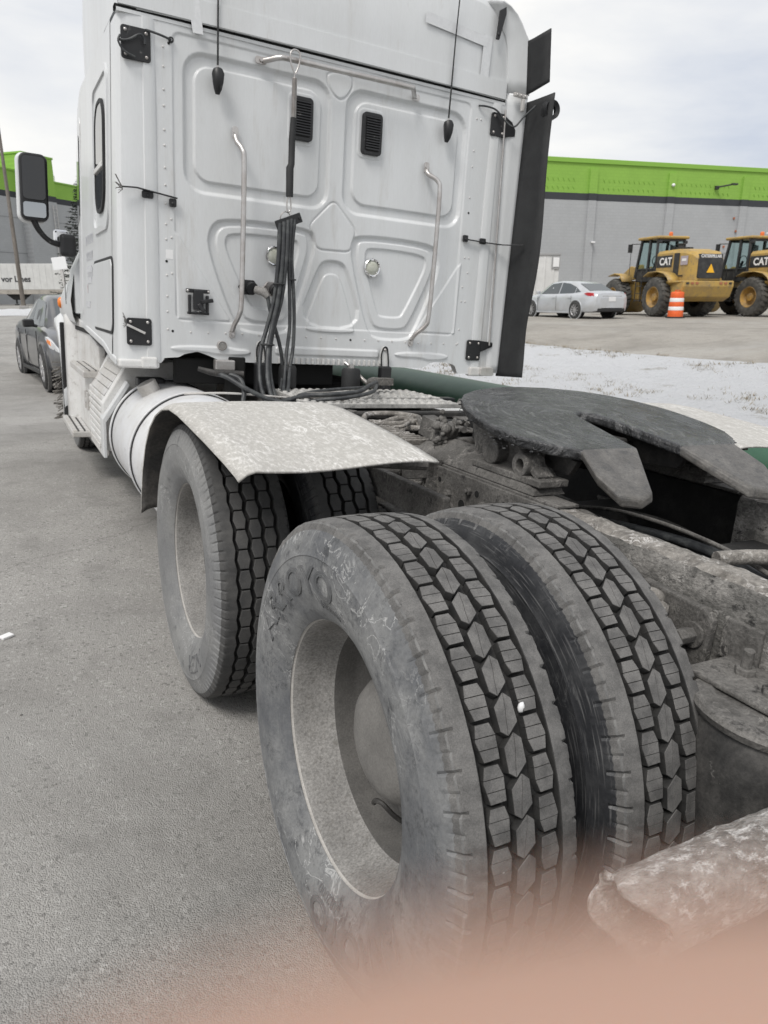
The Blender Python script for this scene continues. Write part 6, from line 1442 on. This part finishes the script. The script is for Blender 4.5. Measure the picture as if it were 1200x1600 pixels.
# ================================================================= wheel loaders
YEL = M('loader_yellow', (.46, .30, .075), (.34, .23, .085), .45, 2.2, .2, fine=30, fv=.08, rough=.5, bump=.03, c3=(.20, .16, .10), amt3=.30, ds3=6); LRIM = M('loader_rim_yellow', (.42, .24, .05), (.25, .17, .08), .5, 4, fine=30, rough=.6, bump=.03)
LBLK = M('loader_black', (.018, .018, .02), (.05, .05, .048), .4, 4, fine=40, rough=.5, bump=.02); LTYRE = M('loader_tyre', (.045, .044, .042), (.11, .105, .095), .5, 3, fine=30, fv=.2, rough=.9, bump=.1); LGL = flat('loader_glass', (.10, .12, .13), .05, spec=.9); TRI = flat('yellow_triangle', (.85, .45, .02), .5); LWHT = flat('white_print', (.75, .75, .75), .5)
LTM = None
def ltyre(parent, x, y, s):
    global LTM
    w = empty('wheel', (x, y, .80), 0, parent)
    if LTM is None:
        R = .80; mb = MB(); mb.lathe([(-.27, .40), (-.29, .50), (-.285, .64), (-.25, .73), (-.22, .75), (.22, .75), (.25, .73), (.285, .64), (.29, .50), (.27, .40)], 56, ax='y')
        n = 24
        for k in range(n):
            for q in (-1, 1):
                a = 2*PI*(k+(.5 if q > 0 else 0))/n; P = []
                for yy, rr, da in ((q*.005, .795, -.06), (q*.16, .80, .0), (q*.29, .72, .07)):
                    P.append([(rr*math.sin(a+da+e_), yy, rr*math.cos(a+da+e_)) for e_ in (-.065, .065)]+[((rr-.07)*math.sin(a+da+e_), yy, (rr-.07)*math.cos(a+da+e_)) for e_ in (.075, -.075)])
                vs = sum(P, []); fs = []
                for i in range(2):
                    for j in range(4): fs.append((i*4+j, i*4+(j+1) % 4, (i+1)*4+(j+1) % 4, (i+1)*4+j))
                fs += [(0, 3, 2, 1), (8, 9, 10, 11)]; mb.add(vs, fs)
        o = mb.build('t', LTYRE, None, smooth=35); LTM = o.data; bpy.data.objects.remove(o)
    t = bpy.data.objects.new('tyre', LTM); COL.objects.link(t); t.parent = w; t.scale = (1, s, 1)
    mb = MB(); mb.lathe([(s*.26, .42), (s*.285, .41), (s*.26, .375), (s*.12, .34), (s*.08, .30), (s*.10, .18), (s*.20, .15), (s*.21, .001)], 36, ax='y'); mb.build('rim', LRIM, w, smooth=35)
def loader(label):
    R = empty('wheel_loader'); tag(R, label, 'wheel loader', 'yellow wheel loaders parked at the warehouse')
    for x in (0, 3.05):
        for s in (-1, 1): ltyre(R, x, s*1.02, s)
    def B(name, c, d, m, bev=.03, rot=None, par=None): mb = MB(); mb.box(c, d, rot); return mb.build(name, m, par or R, bevel=bev)
    # rear frame, counterweight, bumper
    B('rear_frame', (.1, 0, 1.05), (2.6, 1.0, .55), YEL); 
    mb = MB(); mb.prism([(-1.75, 1.20), (-1.75, 1.42), (.9, 1.45), (.9, 1.25), (-.55, 1.18), (-.75, .75), (-1.25, .62), (-1.6, .80)], -1.18, 1.18, lambda u, v, t: (u, t*(1 if u < -.9 else .80), v)); mb.build('counterweight', YEL, R, bevel=.04)
    for s in (-1, 1):
        G = [[(x, s*y, z) for y in (.72, 1.28)] for x, z in ((-.95, 1.35), (-.82, 1.55), (-.55, 1.72), (-.1, 1.80), (.45, 1.78), (.8, 1.62))]
        mb = MB(); mb.grid(G); mb.build('rear_fender', YEL, R, smooth=50, solid=.03)
    # engine hood
    G = []
    for x, w, z0, z1 in ((-1.70, .50, 1.45, 2.25), (-1.66, .60, 1.42, 2.40), (-1.45, .68, 1.42, 2.55), (-1.0, .72, 1.42, 2.64), (-.2, .74, 1.42, 2.68), (.72, .74, 1.42, 2.66)):
        G.append([(x, -w, z0), (x, -w, z1-.16), (x, -w*.88, z1-.04), (x, -w*.5, z1), (x, w*.5, z1), (x, w*.88, z1-.04), (x, w, z1-.16), (x, w, z0)])
    mb = MB(); mb.grid(G); mb.add(G[0], [tuple(range(8))]); mb.add(G[-1], [tuple(range(8))]); mb.build('engine_hood', YEL, R, smooth=30)
    mb = MB(); mb.prism(rrect(-.56, .56, 1.50, 2.28, .08), -1.735, -1.60, lambda u, v, t: (t+.16*max(0, (v-1.9))**2, u, v)); rg = mb.build('rear_grille', LBLK, R, bevel=.02)
    mb = MB(); mb.prism(rrect(-.54, .54, 2.26, 2.42, .04), -1.73, -1.5, lambda u, v, t: (t+.04, u, v)); mb.build('name_panel', LBLK, R, bevel=.01)
    v, f = text_mesh('CATERPILLAR', .155, .004, bold=.004); mb = MB(); mb.add([(-1.70-z, -x, 2.335+y) for x, y, z in v], f); mb.build('name_lettering', LWHT, rg)
    mb = MB(); mb.prism([(-.17, 1.72), (.17, 1.72), (0, 2.04)], -1.755, -1.73, lambda u, v, t: (t, u, v)); mb.build('warning_triangle', TRI, rg)
    for s in (-1, 1):
        mb = MB(); mb.box((.20, s*.746, 2.20), (1.0, .012, .46)); mb.build('side_label_panel', LBLK, R, bevel=.003)
        v, f = text_mesh('CAT', .40, .004, bold=.012); mb = MB(); mb.add([(.12-s*x, s*(.754+z), 2.19+y) for x, y, z in v], f); mb.build('maker_lettering', LWHT, R)
        mb = MB(); mb.box((-.58, s*.742, 2.02), (.34, .012, .95)); mb.build('side_grille', LBLK, R, bevel=.003)
        mb = MB(); mb.box((-1.05, s*.735, 2.20), (.44, .012, .34)); ip_ = mb.build('side_sticker_panel', flat('sticker_grey', (.38, .33, .36), .6) if 'sticker_grey' not in bpy.data.materials else bpy.data.materials['sticker_grey'], R)
        mb = MB(); mb.box((-1.05, s*.744, 2.22), (.26, .006, .10)); mb.build('sticker_patch', LWHT, R)
        mb = MB(); mb.box((-.9, s*.74, 1.62), (.30, .008, .05)); mb.build('small_print', LBLK, R)
        for k in range(3): B('rear_lamp', (-1.76, s*(.55+.22*k), 1.32), (.03, .12, .08), bpy.data.materials['rust_spots'] if k < 2 else LBLK, .005)
    # cab: posts, glass, roof
    cx0, cx1, cz0, cz1 = .80, 2.25, 1.55, 3.10
    B('cab_base', (1.50, 0, 1.68), (1.50, 1.36, .50), LBLK)
    mb = MB()
    P = {}
    for s in (-1, 1):
        for (xa_, xb_) in ((.84, .92), (1.42, 1.42), (2.30, 2.02)): mb.bar((xa_, s*.68, 1.60), (xb_, s*.64, 3.14), .10, .10)
        mb.bar((.84, s*.68, 1.95), (2.26, s*.68, 1.95), .06, .06)
    mb.bar((.90, -.64, 3.1), (.90, .64, 3.1), .12, .10); mb.bar((2.02, -.64, 3.1), (2.02, .64, 3.1), .12, .10); mb.build('cab_post', LBLK, R, bevel=.01)
    for s in (-1, 1):
        mb = MB(); mb.add([(.88, s*.665, 1.95), (1.40, s*.665, 1.95), (1.40, s*.635, 3.1), (.92, s*.635, 3.1)], [(0, 1, 2, 3)]); mb.add([(1.46, s*.665, 1.70), (2.26, s*.665, 1.70), (2.02, s*.635, 3.1), (1.46, s*.635, 3.1)], [(0, 1, 2, 3)]); o = mb.build('cab_window', LGLT, R); o.modifiers.new('s', 'SOLIDIFY').thickness = .01
    for xa_, xb_, nm in ((.85, .90, 'rear_window'), (2.27, 2.04, 'windscreen')):
        mb = MB(); mb.add([(xa_, -.62, 1.95), (xa_, .62, 1.95), (xb_, .60, 3.1), (xb_, -.60, 3.1)], [(0, 1, 2, 3)]); o = mb.build(nm, LGLT, R); o.modifiers.new('s', 'SOLIDIFY').thickness = .01
    B('seat', (1.35, 0, 2.15), (.16, .48, .80), LBLK, .05); B('seat_cushion', (1.55, 0, 1.98), (.5, .5, .14), LBLK, .05); mb = MB(); mb.tube([(2.0, 0, 1.9), (1.85, 0, 2.3)], .05, 8); mb.lathe([(0, .18), (.03, .2), (0, .21)], 20, (1.83, 0, 2.32), 'x'); mb.build('steering_wheel', LBLK, R)
    B('cab_roof', (1.48, 0, 3.20), (1.50, 1.52, .12), YEL, .05)
    mb = MB(); mb.lathe([(3.26, .07), (3.30, .085), (3.40, .08), (3.43, .05), (3.435, .001)], 16, (1.0, 0, 0), 'z'); mb.build('beacon', AMBO, R, smooth=40)
    for s in (-1, 1):
        mb = MB(); mb.bar((2.05, s*.66, 3.0), (2.25, s*1.02, 3.0), .035); mb.bar((2.25, s*1.02, 3.0), (2.28, s*1.0, 1.7), .025); mb.box((2.27, s*1.06, 2.82), (.06, .20, .34)); mb.build('mirror', LBLK, R, bevel=.01)
        mb = MB(); mb.box((.82, s*.62, 3.02), (.10, .16, .12)); mb.build('work_lamp', LBLK, R, bevel=.02)
    # exhaust, intake, ladder
    mb = MB(); mb.cyl((-.1, .25, 2.66), (-.1, .25, 2.86), .11, 16); mb.box((.25, -.1, 2.72), (.7, .5, .10)); mb.cyl((-.1, .25, 2.86), (-.1, .25, 2.90), .16, 16); mb.build('air_intake', LBLK, R, bevel=.01)
    for s in (-1, 1):
        mb = MB()
        for z in (.65, .95, 1.25): mb.box((1.35, s*1.02, z), (.42, .16, .03))
        mb.bar((1.15, s*1.1, .6), (1.15, s*1.1, 1.9), .03); mb.bar((1.55, s*1.1, .6), (1.55, s*1.1, 1.9), .03); mb.build('ladder', LBLK, R)
    # front frame, lift arms, bucket
    B('front_frame', (2.95, 0, 1.10), (1.35, .90, .80), YEL); B('hitch', (1.8, 0, .95), (.9, .5, .5), LBLK)
    for s in (-1, 1):
        mb = MB(); mb.prism([(2.55, 1.55), (2.50, 2.05), (2.85, 2.12), (3.75, 1.62), (4.55, .75), (4.35, .50), (3.55, 1.15), (2.95, 1.50)], s*.50-.07, s*.50+.07, lambda u, v, t: (u, t, v)); mb.build('lift_arm', YEL, R, bevel=.02)
        G = [[(x, s*y, z) for y in (.76, 1.28)] for x, z in ((2.35, 1.45), (2.55, 1.72), (3.0, 1.80), (3.5, 1.70))]
        mb = MB(); mb.grid(G); mb.build('front_fender', YEL, R, smooth=50, solid=.03)
    mb = MB(); mb.prism([(2.75, 2.0), (2.85, 2.2), (3.3, 2.1), (3.9, 1.9), (3.9, 1.7), (3.3, 1.8)], -.09, .09, lambda u, v, t: (u, t, v)); mb.build('tilt_link', YEL, R, bevel=.02)
    mb = MB(); G = []
    for u in np.linspace(0, 1, 10): a = -1.9+u*2.6; G.append([(4.75-.62*math.cos(a), y, .72+.62*math.sin(a)) for y in (-1.35, 0, 1.35)])
    mb.grid(G); mb.build('bucket', YEL, R, smooth=50, solid=.04)
    return R
def glassy():
    m = bpy.data.materials.new('loader_cab_glass'); m.use_nodes = True; b = m.node_tree.nodes['Principled BSDF']; b.inputs['Base Color'].default_value = (.75, .85, .85, 1); b.inputs['Transmission Weight'].default_value = 1; b.inputs['Roughness'].default_value = .02; b.inputs['IOR'].default_value = 1.05; return m
LGLT = glassy(); AMBO = flat('orange_beacon', (.75, .18, .05), .3)
ld = loader('nearer yellow wheel loader with black cab parked behind the orange traffic drum')
ld2 = copy_tree(ld); tag(ld2, 'second yellow wheel loader cut off by the right edge of the photo')
for o, (x, y), hdg in ((ld, (23.1, 20.3), -14), (ld2, (26.45, 18.3), -10)):
    hd = PI/2+math.radians(hdg); fwd = Vector((math.cos(hd), math.sin(hd), 0)); lft = Vector((-fwd.y, fwd.x, 0)); p = Vector((x, y, 0))-lft*1.05; o.location = (p.x, p.y, .59); o.rotation_euler = (0, 0, hd)

# ================================================================= the photographer's fingertip by the lens
SKIN = bpy.data.materials.new('skin'); SKIN.use_nodes = True; b_ = SKIN.node_tree.nodes['Principled BSDF']; b_.inputs['Base Color'].default_value = (.43, .275, .21, 1); b_.inputs['Roughness'].default_value = .5; b_.inputs['Subsurface Weight'].default_value = .25; b_.inputs['Subsurface Radius'].default_value = (.004, .0015, .0008); b_.inputs['Subsurface Scale'].default_value = .6
RWc = cam.rotation_euler.to_matrix(); RR, UU, FF = RWc @ Vector((1, 0, 0)), RWc @ Vector((0, 1, 0)), RWc @ Vector((0, 0, -1))
FG = empty('finger'); tag(FG, 'out of focus pink fingertip very close to the lens along the bottom of the photo', 'finger')
def CP(r, u, f): return CAMP+RR*(r*.001)+UU*((u+.45)*.001)+FF*(f*.001)
ax_ = [(-8.6, -14.0, 8.2), (-8.1, -13.95, 8.2), (-6.2, -13.8, 8.2), (-3.0, -13.5, 8.1), (1.0, -13.3, 8.0), (4, -13.2, 8.0), (10, -13.1, 8.1), (18, -13.3, 8.4), (24, -13.4, 8.8), (30, -13.8, 9.5), (38, -14.8, 11), (48, -16.5, 13), (60, -19.0, 16)]
rd = [.0002, .0022, .0047, .0064, .0072, .0075, .0077, .0079, .0083, .0080, .0084, .0092, .0095]
mb = MB(); mb.tube([CP(*p) for p in ax_], rd, 32); mb.build('skin', SKIN, FG, smooth=True, recalc=True, sub=1)
NAIL = flat('nail', (.62, .42, .36), .3); G = []
for t in np.linspace(0, 1, 8):
    c = Vector(CP(-4.2+11*t, -13.5, 8.1)); rad = .0079*(.62+.38*min(1, t*3)); G.append([c+(-UU*math.cos(a)+FF*math.sin(a))*rad for a in np.linspace(.35, 1.75, 9)])
mb = MB(); mb.grid(G); mb.build('fingernail', NAIL, FG, smooth=True, solid=.0005)
for o in [q for q in bpy.data.objects if q.type == 'MESH' and q.name.split('.')[0] in ('bolt', 'screw') and not q.modifiers]: split_islands(o)
